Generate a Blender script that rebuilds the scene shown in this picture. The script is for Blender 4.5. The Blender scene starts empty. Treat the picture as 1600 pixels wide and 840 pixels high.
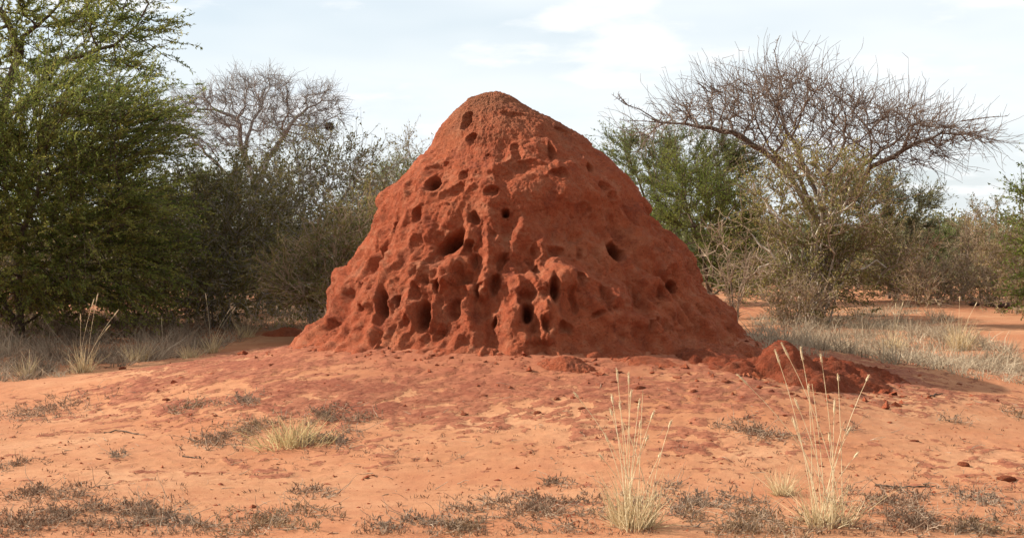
import bpy, math
import numpy as np
from mathutils import Vector

# ------------------------------------------------------------------ camera, sky, sun, exposure
scene = bpy.context.scene
C = scene.collection
RAD = math.radians
CAM_H, FPX, HOR = 1.8, 2222.0, 362.0          # eye height, focal length in photo pixels, horizon row
cam_d = bpy.data.cameras.new('camera'); cam = bpy.data.objects.new('camera', cam_d); C.objects.link(cam)
cam_d.sensor_width = 36.0; cam_d.lens = FPX * 36.0 / 1600.0
cam_d.clip_start = 0.1; cam_d.clip_end = 6000.0
PITCH = math.atan((420.0 - HOR) / FPX)
cam.location = (0, 0, CAM_H); cam.rotation_euler = (math.pi / 2 - PITCH, 0, 0)
scene.camera = cam

SUN_EL, SUN_AZ = 31.0, -79.0                  # azimuth from +Y towards +X: left and a little behind the mound
sd = Vector((math.sin(RAD(SUN_AZ)) * math.cos(RAD(SUN_EL)), math.cos(RAD(SUN_AZ)) * math.cos(RAD(SUN_EL)), math.sin(RAD(SUN_EL))))
sun_d = bpy.data.lights.new('sun', 'SUN'); sun = bpy.data.objects.new('sun', sun_d); C.objects.link(sun)
sun_d.energy = 5.0; sun_d.angle = RAD(0.6); sun_d.color = (1.0, 0.93, 0.82)
sun.rotation_euler = sd.to_track_quat('Z', 'Y').to_euler(); sun.location = (-20, 20, 30)

world = bpy.data.worlds.new('World'); scene.world = world; world.use_nodes = True
nt = world.node_tree; nt.nodes.clear()
def wn(t, **k):
    n = nt.nodes.new(t)
    for a, b in k.items(): setattr(n, a, b)
    return n
L = nt.links.new
out = wn('ShaderNodeOutputWorld'); bg = wn('ShaderNodeBackground')
sky = wn('ShaderNodeTexSky', sky_type='NISHITA', sun_disc=False)
sky.sun_elevation = RAD(SUN_EL); sky.sun_rotation = RAD(SUN_AZ); sky.air_density = 1.0; sky.dust_density = 1.5
tc = wn('ShaderNodeTexCoord'); sep = wn('ShaderNodeSeparateXYZ'); L(tc.outputs['Generated'], sep.inputs[0])
zz = wn('ShaderNodeMath', operation='MAXIMUM'); L(sep.outputs[2], zz.inputs[0]); zz.inputs[1].default_value = 0.0
za = wn('ShaderNodeMath', operation='ADD'); L(zz.outputs[0], za.inputs[0]); za.inputs[1].default_value = 0.16
dx = wn('ShaderNodeMath', operation='DIVIDE'); L(sep.outputs[0], dx.inputs[0]); L(za.outputs[0], dx.inputs[1])
dy = wn('ShaderNodeMath', operation='DIVIDE'); L(sep.outputs[1], dy.inputs[0]); L(za.outputs[0], dy.inputs[1])
cb = wn('ShaderNodeCombineXYZ'); L(dx.outputs[0], cb.inputs[0]); L(dy.outputs[0], cb.inputs[1]); cb.inputs[2].default_value = 3.7
def cloud(scale, det, lo, hi):
    n = wn('ShaderNodeTexNoise'); n.inputs['Scale'].default_value = scale; n.inputs['Detail'].default_value = det
    n.inputs['Roughness'].default_value = 0.55; L(cb.outputs[0], n.inputs['Vector'])
    r = wn('ShaderNodeMapRange', interpolation_type='SMOOTHSTEP'); L(n.outputs['Fac'], r.inputs['Value'])
    r.inputs['From Min'].default_value = lo; r.inputs['From Max'].default_value = hi
    return r
veil = cloud(0.55, 4, 0.28, 0.62); puff = cloud(1.9, 7, 0.53, 0.64); shade = cloud(1.1, 5, 0.5, 0.72)
skm = wn('ShaderNodeVectorMath', operation='SCALE'); L(sky.outputs[0], skm.inputs[0]); skm.inputs['Scale'].default_value = 0.075
def mixc(fac, a, b, amt=1.0):
    m = wn('ShaderNodeMix', data_type='RGBA')
    f = wn('ShaderNodeMath', operation='MULTIPLY'); L(fac, f.inputs[0]); f.inputs[1].default_value = amt
    L(f.outputs[0], m.inputs['Factor'])
    if isinstance(a, tuple): m.inputs['A'].default_value = a
    else: L(a, m.inputs['A'])
    if isinstance(b, tuple): m.inputs['B'].default_value = b
    else: L(b, m.inputs['B'])
    return m.outputs['Result']
base = wn('ShaderNodeMix', data_type='RGBA'); base.inputs['Factor'].default_value = 0.6
L(skm.outputs[0], base.inputs['A']); base.inputs['B'].default_value = (0.455, 0.51, 0.55, 1)
c1 = mixc(veil.outputs[0], base.outputs['Result'], (0.53, 0.555, 0.565, 1), 0.92)
c2 = mixc(shade.outputs[0], c1, (0.43, 0.48, 0.535, 1), 0.6)
c3 = mixc(puff.outputs[0], c2, (0.57, 0.575, 0.575, 1), 0.7)
L(c3, bg.inputs['Color']); bg.inputs['Strength'].default_value = 1.0
L(bg.outputs[0], out.inputs[0])

scene.cycles.max_bounces = 5; scene.cycles.diffuse_bounces = 3; scene.cycles.transmission_bounces = 3; scene.cycles.transparent_max_bounces = 4
scene.view_settings.view_transform = 'Standard'; scene.view_settings.look = 'None'
scene.view_settings.gamma = 1.0; scene.view_settings.exposure = 0.95; scene.view_settings.use_curve_mapping = False

# ------------------------------------------------------------------ numpy helpers
RNG = np.random.default_rng(11)
PERM = np.random.default_rng(5).permutation(256).astype(np.int64); PERM = np.concatenate([PERM, PERM, PERM])
GR = np.random.default_rng(6).normal(size=(256, 3)); GR /= np.linalg.norm(GR, axis=1)[:, None]
def pnoise(p):
    i = np.floor(p).astype(np.int64); f = p - i; i &= 255
    u = f * f * f * (f * (f * 6 - 15) + 10)
    res = 0
    for a in (0, 1):
        for b in (0, 1):
            for c in (0, 1):
                h = PERM[PERM[PERM[(i[:, 0] + a) & 255] + ((i[:, 1] + b) & 255)] + ((i[:, 2] + c) & 255)]
                g = GR[h]
                d = g[:, 0] * (f[:, 0] - a) + g[:, 1] * (f[:, 1] - b) + g[:, 2] * (f[:, 2] - c)
                w = (u[:, 0] if a else 1 - u[:, 0]) * (u[:, 1] if b else 1 - u[:, 1]) * (u[:, 2] if c else 1 - u[:, 2])
                res = res + d * w
    return res * 1.5
G2 = np.random.default_rng(9).uniform(0, 6.283, 256); G2 = np.stack([np.cos(G2), np.sin(G2)], 1)
def pn2(x, y, seed=0):
    x = x + seed * 13.37; y = y + seed * 7.91
    ix = np.floor(x).astype(np.int64); iy = np.floor(y).astype(np.int64); fx = x - ix; fy = y - iy
    ux = fx * fx * fx * (fx * (fx * 6 - 15) + 10); uy = fy * fy * fy * (fy * (fy * 6 - 15) + 10)
    ix0, ix1, iy0, iy1 = ix & 255, (ix + 1) & 255, iy & 255, (iy + 1) & 255
    def g(a, b, dx, dy):
        v = G2[PERM[PERM[a] + b]]; return v[:, 0] * dx + v[:, 1] * dy
    n0 = g(ix0, iy0, fx, fy) * (1 - ux) + g(ix1, iy0, fx - 1, fy) * ux
    n1 = g(ix0, iy1, fx, fy - 1) * (1 - ux) + g(ix1, iy1, fx - 1, fy - 1) * ux
    return (n0 * (1 - uy) + n1 * uy) * 1.5
def fb2(x, y, octs=4, gain=.5, seed=0):
    a, s, t = 1., 0., 0.
    for k in range(octs):
        s = s + a * pn2(x, y, seed + k); t += a; a *= gain; x = x * 2.03; y = y * 2.03
    return s / t
def fbm(p, octs=4, gain=0.5, ridge=False):
    a, s, t = 1.0, 0.0, 0.0
    q = p.copy()
    for k in range(octs):
        n = pnoise(q + 17.3 * k)
        s = s + a * ((1 - 2 * np.abs(n)) if ridge else n); t += a; a *= gain; q = q * 2.03
    return s / t
def worley(p, seed=0):
    i = np.floor(p).astype(np.int64); f = p - i
    F1 = np.full(len(p), 9.0); F2 = F1.copy()
    for a in (-1, 0, 1):
        for b in (-1, 0, 1):
            for c in (-1, 0, 1):
                h = PERM[PERM[PERM[(i[:, 0] + a + seed) & 255] + ((i[:, 1] + b) & 255)] + ((i[:, 2] + c) & 255)]
                o = (GR[h] * 0.45 + 0.5)
                d = np.sqrt((a + o[:, 0] - f[:, 0]) ** 2 + (b + o[:, 1] - f[:, 1]) ** 2 + (c + o[:, 2] - f[:, 2]) ** 2)
                F2 = np.where(d < F1, F1, np.minimum(F2, d)); F1 = np.minimum(F1, d)
    return F1, F2
def sstep(a, b, x):
    t = np.clip((x - a) / (b - a), 0, 1); return t * t * (3 - 2 * t)
def unit(v): return v / np.maximum(np.linalg.norm(v, axis=-1, keepdims=True), 1e-9)

def make_mesh(name, verts, faces, smooth=True):
    """faces: (n,3) or (n,4) int array"""
    me = bpy.data.meshes.new(name)
    verts = np.ascontiguousarray(verts, dtype=np.float32); faces = np.ascontiguousarray(faces, dtype=np.int32)
    n, k = faces.shape
    me.vertices.add(len(verts)); me.vertices.foreach_set('co', verts.ravel())
    me.loops.add(n * k); me.loops.foreach_set('vertex_index', faces.ravel())
    me.polygons.add(n); me.polygons.foreach_set('loop_start', np.arange(0, n * k, k, dtype=np.int32))
    me.polygons.foreach_set('use_smooth', np.full(n, smooth, dtype=bool))
    me.update(calc_edges=True)
    return me
def obj(name, me, mat, parent=None, loc=None):
    o = bpy.data.objects.new(name, me); C.objects.link(o)
    if me is not None and mat is not None and not me.materials: me.materials.append(mat)
    if parent is not None: o.parent = parent
    if loc is not None: o.location = loc
    return o
def tag(o, label=None, cat=None, group=None, kind=None):
    if label: o['label'] = label
    if cat: o['category'] = cat
    if group: o['group'] = group
    if kind: o['kind'] = kind
    return o
def empty(name, loc): 
    o = bpy.data.objects.new(name, None); C.objects.link(o); o.location = loc; o.empty_display_size = 0.2
    return o

def tubes(p0, p1, r0, r1, k=4):
    """separate tapered tubes for arrays of segments"""
    p0, p1 = np.asarray(p0, float), np.asarray(p1, float); n = len(p0)
    d = unit(p1 - p0); p1 = p1 + d * np.minimum(r1, 0.02)[:, None] * 0.6
    ref = np.where(np.abs(d[:, 2:3]) > 0.9, np.array([[1., 0, 0]]), np.array([[0., 0, 1.]]))
    u = unit(np.cross(d, ref)); v = np.cross(d, u)
    a = np.arange(k) * 2 * np.pi / k
    ring = u[:, None, :] * np.cos(a)[None, :, None] + v[:, None, :] * np.sin(a)[None, :, None]
    V = np.concatenate([p0[:, None] + ring * r0[:, None, None], p1[:, None] + ring * r1[:, None, None]], 1).reshape(-1, 3)
    j = np.arange(k); jn = (j + 1) % k
    q = np.stack([j, jn, jn + k, j + k], 1)
    F = (np.arange(n)[:, None, None] * 2 * k + q[None]).reshape(-1, 4)
    return V, F
def cat(parts):
    Vs, Fs, o = [], [], 0
    for V, F in parts:
        if len(V) == 0: continue
        Vs.append(V); Fs.append(F + o); o += len(V)
    return np.concatenate(Vs), np.concatenate(Fs)
def leaves(pos, ax, ln, wd, rng):
    """one narrow leaf each: axis ax, random roll"""
    n = len(pos); ax = unit(ax)
    s = unit(np.cross(ax, rng.normal(size=(n, 3))))
    ln = np.broadcast_to(ln, n)[:, None]; wd = np.broadcast_to(wd, n)[:, None]
    nrm = np.cross(ax, s)
    V = np.stack([pos - s * wd * .3, pos + ax * ln * .4 + s * wd * .62, pos + ax * ln], 1).reshape(-1, 3)
    return V, np.arange(3 * n).reshape(-1, 3)

# pixel <-> world helpers (photo pixels; they only read off where a thing stands)
def X_at(px, Y): return (px - 800.0) / FPX * Y
def Z_at(py, Y): return CAM_H - (py - HOR) / FPX * Y
def pt(px, py, Y): return np.array([X_at(px, Y), Y, Z_at(py, Y)])

# ------------------------------------------------------------------ ground shape
MX, MY = 0.25, 16.6                            # centre of the termite mound
def apron(x, y):
    r = np.hypot((x - MX), (y - MY) * 1.0)
    n = pn2(x * .33, y * .33, 2) * .5
    u = np.clip((r + n - 2.2) / 4.3, 0, 1)
    return .62 * (1 - u) ** 1.5
def gz_coarse(x, y):
    x = np.atleast_1d(np.asarray(x, float)); y = np.atleast_1d(np.asarray(y, float))
    return apron(x, y) + pn2(x * .12, y * .12, 7) * .10 * sstep(14, 30, np.hypot(x, y)) + pn2(x * .55, y * .55, 1) * .035
def ground_detail(x, y):
    r = np.hypot(x - MX, y - MY)
    ring = np.exp(-((r - 3.7) / 1.5) ** 2)
    wob = pn2(x * .9, y * .9, 4); wob2 = pn2(x * 3.1, y * 3.1, 14)
    n1 = fb2(x * 1.5 + wob + .25 * wob2, y * 2.2 - wob + .25 * wob2, 3, .6, 9)
    n2 = fb2(x * 4.6 + .6 * wob2, y * 6.4 + .6 * wob2, 4, .62, 3)
    patch = fb2(x * .42, y * .55, 2, .5, 5)
    v = n1 * .45 + n2 * .70 + patch * .42 + ring * .42 - .33
    m = sstep(-.02, .08, v)
    rough = fb2(x * 15, y * 19, 3, .65, 23)
    h = m * (.010 + .014 * np.clip(v, 0, .6) + .004 * rough)
    h = h + .007 * fb2(x * 1.3, y * 1.6, 2, .5, 31) + .0030 * fb2(x * 24, y * 30, 2, .6, 37)
    # thin flaked edges of dried mud
    fl = fb2(x * 4.2 + wob, y * 8.5 - wob2 * .4, 3, .6, 41); e = sstep(.0, .03, fl) * (.3 + .7 * sstep(-.2, .25, patch + ring * .6 + .1))
    h = h + .007 * e
    return h, np.clip(v + .1 * rough, -1, 1)
def gz(x, y):
    x = np.atleast_1d(np.asarray(x, float)); y = np.atleast_1d(np.asarray(y, float))
    return gz_coarse(x, y) + ground_detail(x, y)[0]
GY = np.concatenate([np.arange(7, 20, .025), np.arange(20, 40, .1), np.arange(40, 160, .5)])
def gp(px, py):
    """point of the ground seen at a photo pixel"""
    x = X_at(px, GY); zr = Z_at(py, GY); g = gz_coarse(x, GY)
    k = np.argmax(zr <= g)
    return np.array([x[k], GY[k], g[k]])
def gp_many(px, py):
    Y = np.arange(7, 22, .05)[None]; x = (px[:, None] - 800) / FPX * Y; zr = CAM_H - (py[:, None] - HOR) / FPX * Y
    g = gz_coarse(x.ravel(), np.broadcast_to(Y, x.shape).ravel()).reshape(x.shape); k = np.argmax(zr <= g, 1); i = np.arange(len(px))
    return np.stack([x[i, k], Y[0, k], g[i, k]], 1)

# ------------------------------------------------------------------ materials
def material(name, rough=0.9):
    m = bpy.data.materials.new(name); m.use_nodes = True
    t = m.node_tree; b = t.nodes['Principled BSDF']; b.inputs['Roughness'].default_value = rough
    b.inputs['Specular IOR Level'].default_value = 0.15
    return m, t, b
def noise_node(t, scale, det=5, rough=.6, vec=None, coord='Object'):
    c = t.nodes.new('ShaderNodeTexCoord'); n = t.nodes.new('ShaderNodeTexNoise')
    n.inputs['Scale'].default_value = scale; n.inputs['Detail'].default_value = det; n.inputs['Roughness'].default_value = rough
    t.links.new(c.outputs[coord], n.inputs['Vector'])
    return n
def ramp(t, src, stops):
    r = t.nodes.new('ShaderNodeValToRGB'); t.links.new(src, r.inputs[0])
    e = r.color_ramp.elements
    e[0].position, e[0].color = stops[0][0], (*stops[0][1], 1)
    e[1].position, e[1].color = stops[-1][0], (*stops[-1][1], 1)
    for p, c in stops[1:-1]:
        k = e.new(p); k.color = (*c, 1)
    return r.outputs[0]
def mix(t, fac, a, b, mode='MIX'):
    m = t.nodes.new('ShaderNodeMix'); m.data_type = 'RGBA'; m.blend_type = mode
    for s, v in (('Factor', fac), ('A', a), ('B', b)):
        if isinstance(v, (int, float)): m.inputs[s].default_value = v
        elif isinstance(v, tuple): m.inputs[s].default_value = (*v, 1)
        else: t.links.new(v, m.inputs[s])
    return m.outputs['Result']
def bump(t, b, srcs, dist):
    prev = None
    for s, st, d in srcs:
        n = t.nodes.new('ShaderNodeBump'); n.inputs['Strength'].default_value = st; n.inputs['Distance'].default_value = d
        t.links.new(s, n.inputs['Height'])
        if prev: t.links.new(prev, n.inputs['Normal'])
        prev = n.outputs[0]
    t.links.new(prev, b.inputs['Normal'])

def mat_ground():
    m, t, b = material('red_sand', .95)
    at = t.nodes.new('ShaderNodeAttribute'); at.attribute_name = 'crust'
    fo = t.nodes.new('ShaderNodeAttribute'); fo.attribute_name = 'clay'
    n1 = noise_node(t, 1.3, 6, .65); n2 = noise_node(t, 22, 5, .65); n3 = noise_node(t, 130, 3, .7); n4 = noise_node(t, .45, 4); n5 = noise_node(t, 6, 5, .65)
    sand = ramp(t, n1.outputs['Fac'], [(.3, (.345, .146, .067)), (.5, (.40, .189, .093)), (.72, (.44, .225, .118))])
    sand = mix(t, ramp(t, n4.outputs['Fac'], [(.40, (0, 0, 0)), (.62, (.65, .65, .65))]), sand, (.33, .115, .050))
    sand = mix(t, ramp(t, n5.outputs['Fac'], [(.45, (0, 0, 0)), (.68, (.5, .5, .5))]), sand, (.30, .112, .056))
    cr = ramp(t, n2.outputs['Fac'], [(.3, (.135, .036, .019)), (.5, (.205, .060, .031)), (.72, (.30, .105, .056))])
    mp = t.nodes.new('ShaderNodeMapping'); mp.inputs['Scale'].default_value = (7, 11, 7); tcn = t.nodes.new('ShaderNodeTexCoord'); t.links.new(tcn.outputs['Object'], mp.inputs[0])
    n6 = t.nodes.new('ShaderNodeTexNoise'); n6.inputs['Scale'].default_value = 1.0; n6.inputs['Detail'].default_value = 9; n6.inputs['Roughness'].default_value = .74; t.links.new(mp.outputs[0], n6.inputs['Vector'])
    sm = t.nodes.new('ShaderNodeMath'); sm.operation = 'MULTIPLY_ADD'; sm.inputs[1].default_value = 1.1; t.links.new(n6.outputs['Fac'], sm.inputs[0]); t.links.new(at.outputs['Fac'], sm.inputs[2])
    def edge(lo, hi):
        r = t.nodes.new('ShaderNodeMapRange'); r.interpolation_type = 'SMOOTHSTEP'; t.links.new(sm.outputs[0], r.inputs[0]); r.inputs[1].default_value = lo; r.inputs[2].default_value = hi
        return r.outputs[0]
    flake = edge(.535, .575); dark = edge(.70, .92)
    c = mix(t, flake, sand, ramp(t, n2.outputs['Fac'], [(.3, (.225, .072, .036)), (.7, (.33, .125, .066))]))
    c = mix(t, dark, c, cr)
    c = mix(t, fo.outputs['Fac'], c, ramp(t, n5.outputs['Fac'], [(.3, (.225, .060, .030)), (.7, (.32, .112, .058))]))
    sp = ramp(t, n3.outputs['Fac'], [(.30, (.62, .58, .55)), (.45, (1, 1, 1)), (.62, (1, 1, 1)), (.72, (1.12, 1.12, 1.1))])
    c = mix(t, 1.0, c, sp, 'MULTIPLY')
    t.links.new(c, b.inputs['Base Color'])
    bump(t, b, [(flake, .8, .014), (dark, .6, .012), (n2.outputs['Fac'], .5, .012), (n3.outputs['Fac'], .7, .006)], 0)
    return m
def mat_mound(name='termite_clay', dark=1.0):
    m, t, b = material(name, .95)
    n1 = noise_node(t, 1.6, 5, .6); n2 = noise_node(t, 9, 6, .7); n3 = noise_node(t, 55, 4, .75); n4 = noise_node(t, 2.2, 4, .6)
    c = ramp(t, n1.outputs['Fac'], [(.3, (.31, .068, .028)), (.5, (.375, .089, .037)), (.7, (.415, .116, .050))])
    c = mix(t, ramp(t, n2.outputs['Fac'], [(.45, (0, 0, 0)), (.72, (.7, .7, .7))]), c, (.42, .155, .080))
    n5 = noise_node(t, 3.4, 6, .7)
    c = mix(t, ramp(t, n5.outputs['Fac'], [(.54, (0, 0, 0)), (.68, (.75, .75, .75))]), c, (.22, .052, .027))
    c = mix(t, ramp(t, n5.outputs['Fac'], [(.28, (.85, .85, .85)), (.46, (0, 0, 0))]), c, (.44, .18, .095))
    at = t.nodes.new('ShaderNodeAttribute'); at.attribute_name = 'ht'
    k = t.nodes.new('ShaderNodeMapRange'); k.interpolation_type = 'SMOOTHSTEP'; t.links.new(at.outputs['Fac'], k.inputs[0])
    k.inputs[1].default_value = .70; k.inputs[2].default_value = 1.0; k.inputs[4].default_value = .75
    kn = t.nodes.new('ShaderNodeMath'); kn.operation = 'MULTIPLY'; t.links.new(k.outputs[0], kn.inputs[0]); t.links.new(ramp(t, n4.outputs['Fac'], [(.3, (.2, .2, .2)), (.6, (1, 1, 1))]), kn.inputs[1])
    c = mix(t, kn.outputs[0], c, (.225, .098, .048))
    c = mix(t, ramp(t, n4.outputs['Fac'], [(.60, (0, 0, 0)), (.76, (.45, .45, .45))]), c, (.17, .060, .040))
    sp = ramp(t, n3.outputs['Fac'], [(.30, (.55, .5, .48)), (.46, (1, 1, 1)), (.62, (1, 1, 1)), (.74, (1.25, 1.25, 1.25))])
    c = mix(t, 1.0, c, sp, 'MULTIPLY')
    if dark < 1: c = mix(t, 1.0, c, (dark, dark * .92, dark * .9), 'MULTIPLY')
    t.links.new(c, b.inputs['Base Color'])
    n7 = noise_node(t, 27, 4, .7)
    bump(t, b, [(n2.outputs['Fac'], .8, .06), (n7.outputs['Fac'], .9, .045), (n3.outputs['Fac'], 1.0, .03)], 0)
    return m
def mat_leaf(name, stops, trans=.35, tint=False):
    m, t, b = material(name, .75)
    g = t.nodes.new('ShaderNodeNewGeometry'); n = noise_node(t, .9, 3)
    a = t.nodes.new('ShaderNodeMath'); a.operation = 'MULTIPLY_ADD'; a.inputs[1].default_value = .25 if tint else .55
    t.links.new(g.outputs['Random Per Island'], a.inputs[0])
    s = t.nodes.new('ShaderNodeMath'); s.operation = 'MULTIPLY_ADD'; s.inputs[1].default_value = 1.1; s.inputs[2].default_value = -.33
    t.links.new(n.outputs['Fac'], s.inputs[0]); src = s.outputs[0]
    if tint:                                    # each spray has its own age and colour
        at = t.nodes.new('ShaderNodeAttribute'); at.attribute_name = 'tint'
        q = t.nodes.new('ShaderNodeMath'); q.operation = 'MULTIPLY_ADD'; q.inputs[1].default_value = .5
        t.links.new(at.outputs['Fac'], q.inputs[0]); t.links.new(src, q.inputs[2]); src = q.outputs[0]
        sb = t.nodes.new('ShaderNodeMath'); sb.operation = 'SUBTRACT'; sb.inputs[1].default_value = .1; t.links.new(src, sb.inputs[0]); src = sb.outputs[0]
    t.links.new(src, a.inputs[2])
    c = ramp(t, a.outputs[0], stops)
    t.links.new(c, b.inputs['Base Color'])
    if trans:
        tr = t.nodes.new('ShaderNodeBsdfTranslucent'); t.links.new(c, tr.inputs[0])
        mx = t.nodes.new('ShaderNodeMixShader'); mx.inputs[0].default_value = trans
        o = t.nodes['Material Output']
        t.links.new(b.outputs[0], mx.inputs[1]); t.links.new(tr.outputs[0], mx.inputs[2]); t.links.new(mx.outputs[0], o.inputs[0])
    return m
def mat_bark(name, a, bcol, c, scale=14):
    m, t, b = material(name, .9)
    n = noise_node(t, scale, 4, .65); n2 = noise_node(t, 1.1, 2)
    col = ramp(t, n.outputs['Fac'], [(.3, a), (.5, bcol), (.7, c)])
    col = mix(t, 1.0, col, ramp(t, n2.outputs['Fac'], [(.3, (.72, .72, .72)), (.7, (1.18, 1.16, 1.12))]), 'MULTIPLY')
    t.links.new(col, b.inputs['Base Color'])
    bump(t, b, [(n.outputs['Fac'], .5, .01)], 0)
    return m
M = {}
M['ground'] = mat_ground(); M['clay'] = mat_mound(); M['heap_earth'] = mat_mound('dark_earth', .72)  # heap earth is the mound clay multiplied darker all over
M['leaf_olive'] = mat_leaf('leaf_olive', [(0.1, (.070, .102, .022)), (.45, (.165, .190, .040)), (.7, (.27, .265, .060)), (.95, (.38, .32, .085))], .45, True)
M['leaf_green'] = mat_leaf('leaf_green', [(0.1, (.075, .105, .034)), (.5, (.15, .175, .058)), (.95, (.25, .24, .085))], .4, True)
M['leaf_fresh'] = mat_leaf('leaf_fresh', [(0.1, (.075, .105, .020)), (.5, (.15, .175, .034)), (.95, (.25, .24, .060))], .4, True)
M['leaf_far'] = mat_leaf('leaf_far', [(0.1, (.085, .092, .044)), (.5, (.145, .150, .072)), (.9, (.22, .20, .10))], .4)
M['leaf_dry'] = mat_leaf('leaf_dry', [(0.1, (.12, .095, .042)), (.5, (.23, .175, .075)), (.9, (.36, .26, .12))], .4, True)
M['leaf_scrub'] = mat_leaf('leaf_scrub', [(0.1, (.085, .085, .028)), (.5, (.165, .145, .048)), (.9, (.29, .225, .085))], .4, True)
M['stalk_straw'] = mat_leaf('stalk_straw', [(0.0, (.56, .43, .25)), (.5, (.68, .55, .34)), (1.0, (.78, .67, .46))], .25)
M['leaf_shrub'] = mat_leaf('leaf_shrub', [(0.1, (.10, .10, .030)), (.5, (.20, .175, .052)), (.9, (.34, .255, .09))], .4, True)
M['grass_straw'] = mat_leaf('grass_straw', [(0.05, (.32, .225, .115)), (.5, (.56, .43, .24)), (.95, (.74, .61, .40))], .35, True)
M['grass_yellow'] = mat_leaf('grass_yellow', [(0.05, (.20, .13, .07)), (.5, (.46, .345, .165)), (.95, (.70, .56, .30))], .35, True)
M['grass_grey'] = mat_leaf('grass_grey', [(0.05, (.14, .095, .058)), (.35, (.27, .205, .135)), (.7, (.42, .335, .23)), (.95, (.58, .48, .34))], .35, True)
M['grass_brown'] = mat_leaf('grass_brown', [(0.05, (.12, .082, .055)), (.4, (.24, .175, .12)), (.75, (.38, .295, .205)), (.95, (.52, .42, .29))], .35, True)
M['creeper'] = mat_leaf('creeper', [(0.05, (.10, .050, .030)), (.5, (.19, .105, .065)), (.95, (.33, .22, .14))], .25)
M['creeper_brown'] = mat_leaf('creeper_brown', [(0.05, (.12, .065, .034)), (.5, (.23, .14, .075)), (.95, (.40, .27, .15))], .25)
M['creeper_grey'] = mat_leaf('creeper_grey', [(0.05, (.10, .064, .045)), (.5, (.20, .14, .098)), (.95, (.36, .275, .20))], .25)
M['bark_grey'] = mat_bark('bark_grey', (.17, .145, .12), (.29, .25, .215), (.42, .375, .33))
M['bark_pale'] = mat_bark('bark_pale', (.26, .205, .155), (.44, .37, .295), (.58, .51, .43))
M['bark_twig'] = mat_bark('bark_twig', (.17, .115, .075), (.31, .215, .145), (.45, .34, .25))
M['bark_brown'] = mat_bark('bark_brown', (.055, .038, .028), (.105, .072, .052), (.17, .125, .09))
M['bark_red'] = mat_bark('bark_red', (.085, .056, .042), (.15, .105, .080), (.24, .180, .140))
M['bark_ash'] = mat_bark('bark_ash', (.14, .122, .11), (.23, .205, .19), (.34, .31, .29))
M['bark_shrub'] = mat_bark('bark_shrub', (.13, .088, .058), (.24, .165, .112), (.40, .31, .235))
M['nest'] = mat_bark('nest_straw', (.05, .04, .03), (.09, .07, .05), (.14, .11, .08), 40)
M['dung'] = mat_bark('dark_dung', (.045, .025, .018), (.08, .042, .03), (.12, .065, .045), 30)

# ------------------------------------------------------------------ ground sheet
def axis(dense_lo, dense_hi, step, far_lo, far_hi, g=1.13):
    a = list(np.arange(dense_lo, dense_hi + 1e-6, step))
    s = step; v = a[-1]
    while v < far_hi: s *= g; v += s; a.append(v)
    s = step; v = a[0]; b = []
    while v > far_lo: s *= g; v -= s; b.append(v)
    return np.array(b[::-1] + a)
gx = axis(-6.4, 6.6, .025, -2500, 2500, 1.12); gy = axis(7.9, 16.0, .034, -600, 3500, 1.09)
XX, YY = np.meshgrid(gx, gy); xf, yf = XX.ravel(), YY.ravel()
det, crm = ground_detail(xf, yf)
# earth beneath the mound is left flat
zf = gz_coarse(xf, yf) + det
far = np.hypot(xf, yf)
zf = np.where(far > 300, zf * 0, zf)
nx, ny = len(gx), len(gy)
idx = np.arange(nx * ny).reshape(ny, nx)
F = np.stack([idx[:-1, :-1], idx[:-1, 1:], idx[1:, 1:], idx[1:, :-1]], -1).reshape(-1, 4)
me = make_mesh('ground', np.stack([xf, yf, zf], 1), F)
a = me.attributes.new('crust', 'FLOAT', 'POINT'); a.data.foreach_set('value', crm.astype(np.float32))
foot = np.hypot(xf - MX, (yf - MY)); foot = sstep(3.9, 2.5, foot + .8 * fb2(xf * 1.1, yf * 1.4, 4, .6, 61)) * .8
a = me.attributes.new('clay', 'FLOAT', 'POINT'); a.data.foreach_set('value', foot.astype(np.float32))
tag(obj('ground', me, M['ground']), 'bare red sandy ground rising to a low apron around the mound', kind='structure')

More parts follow.
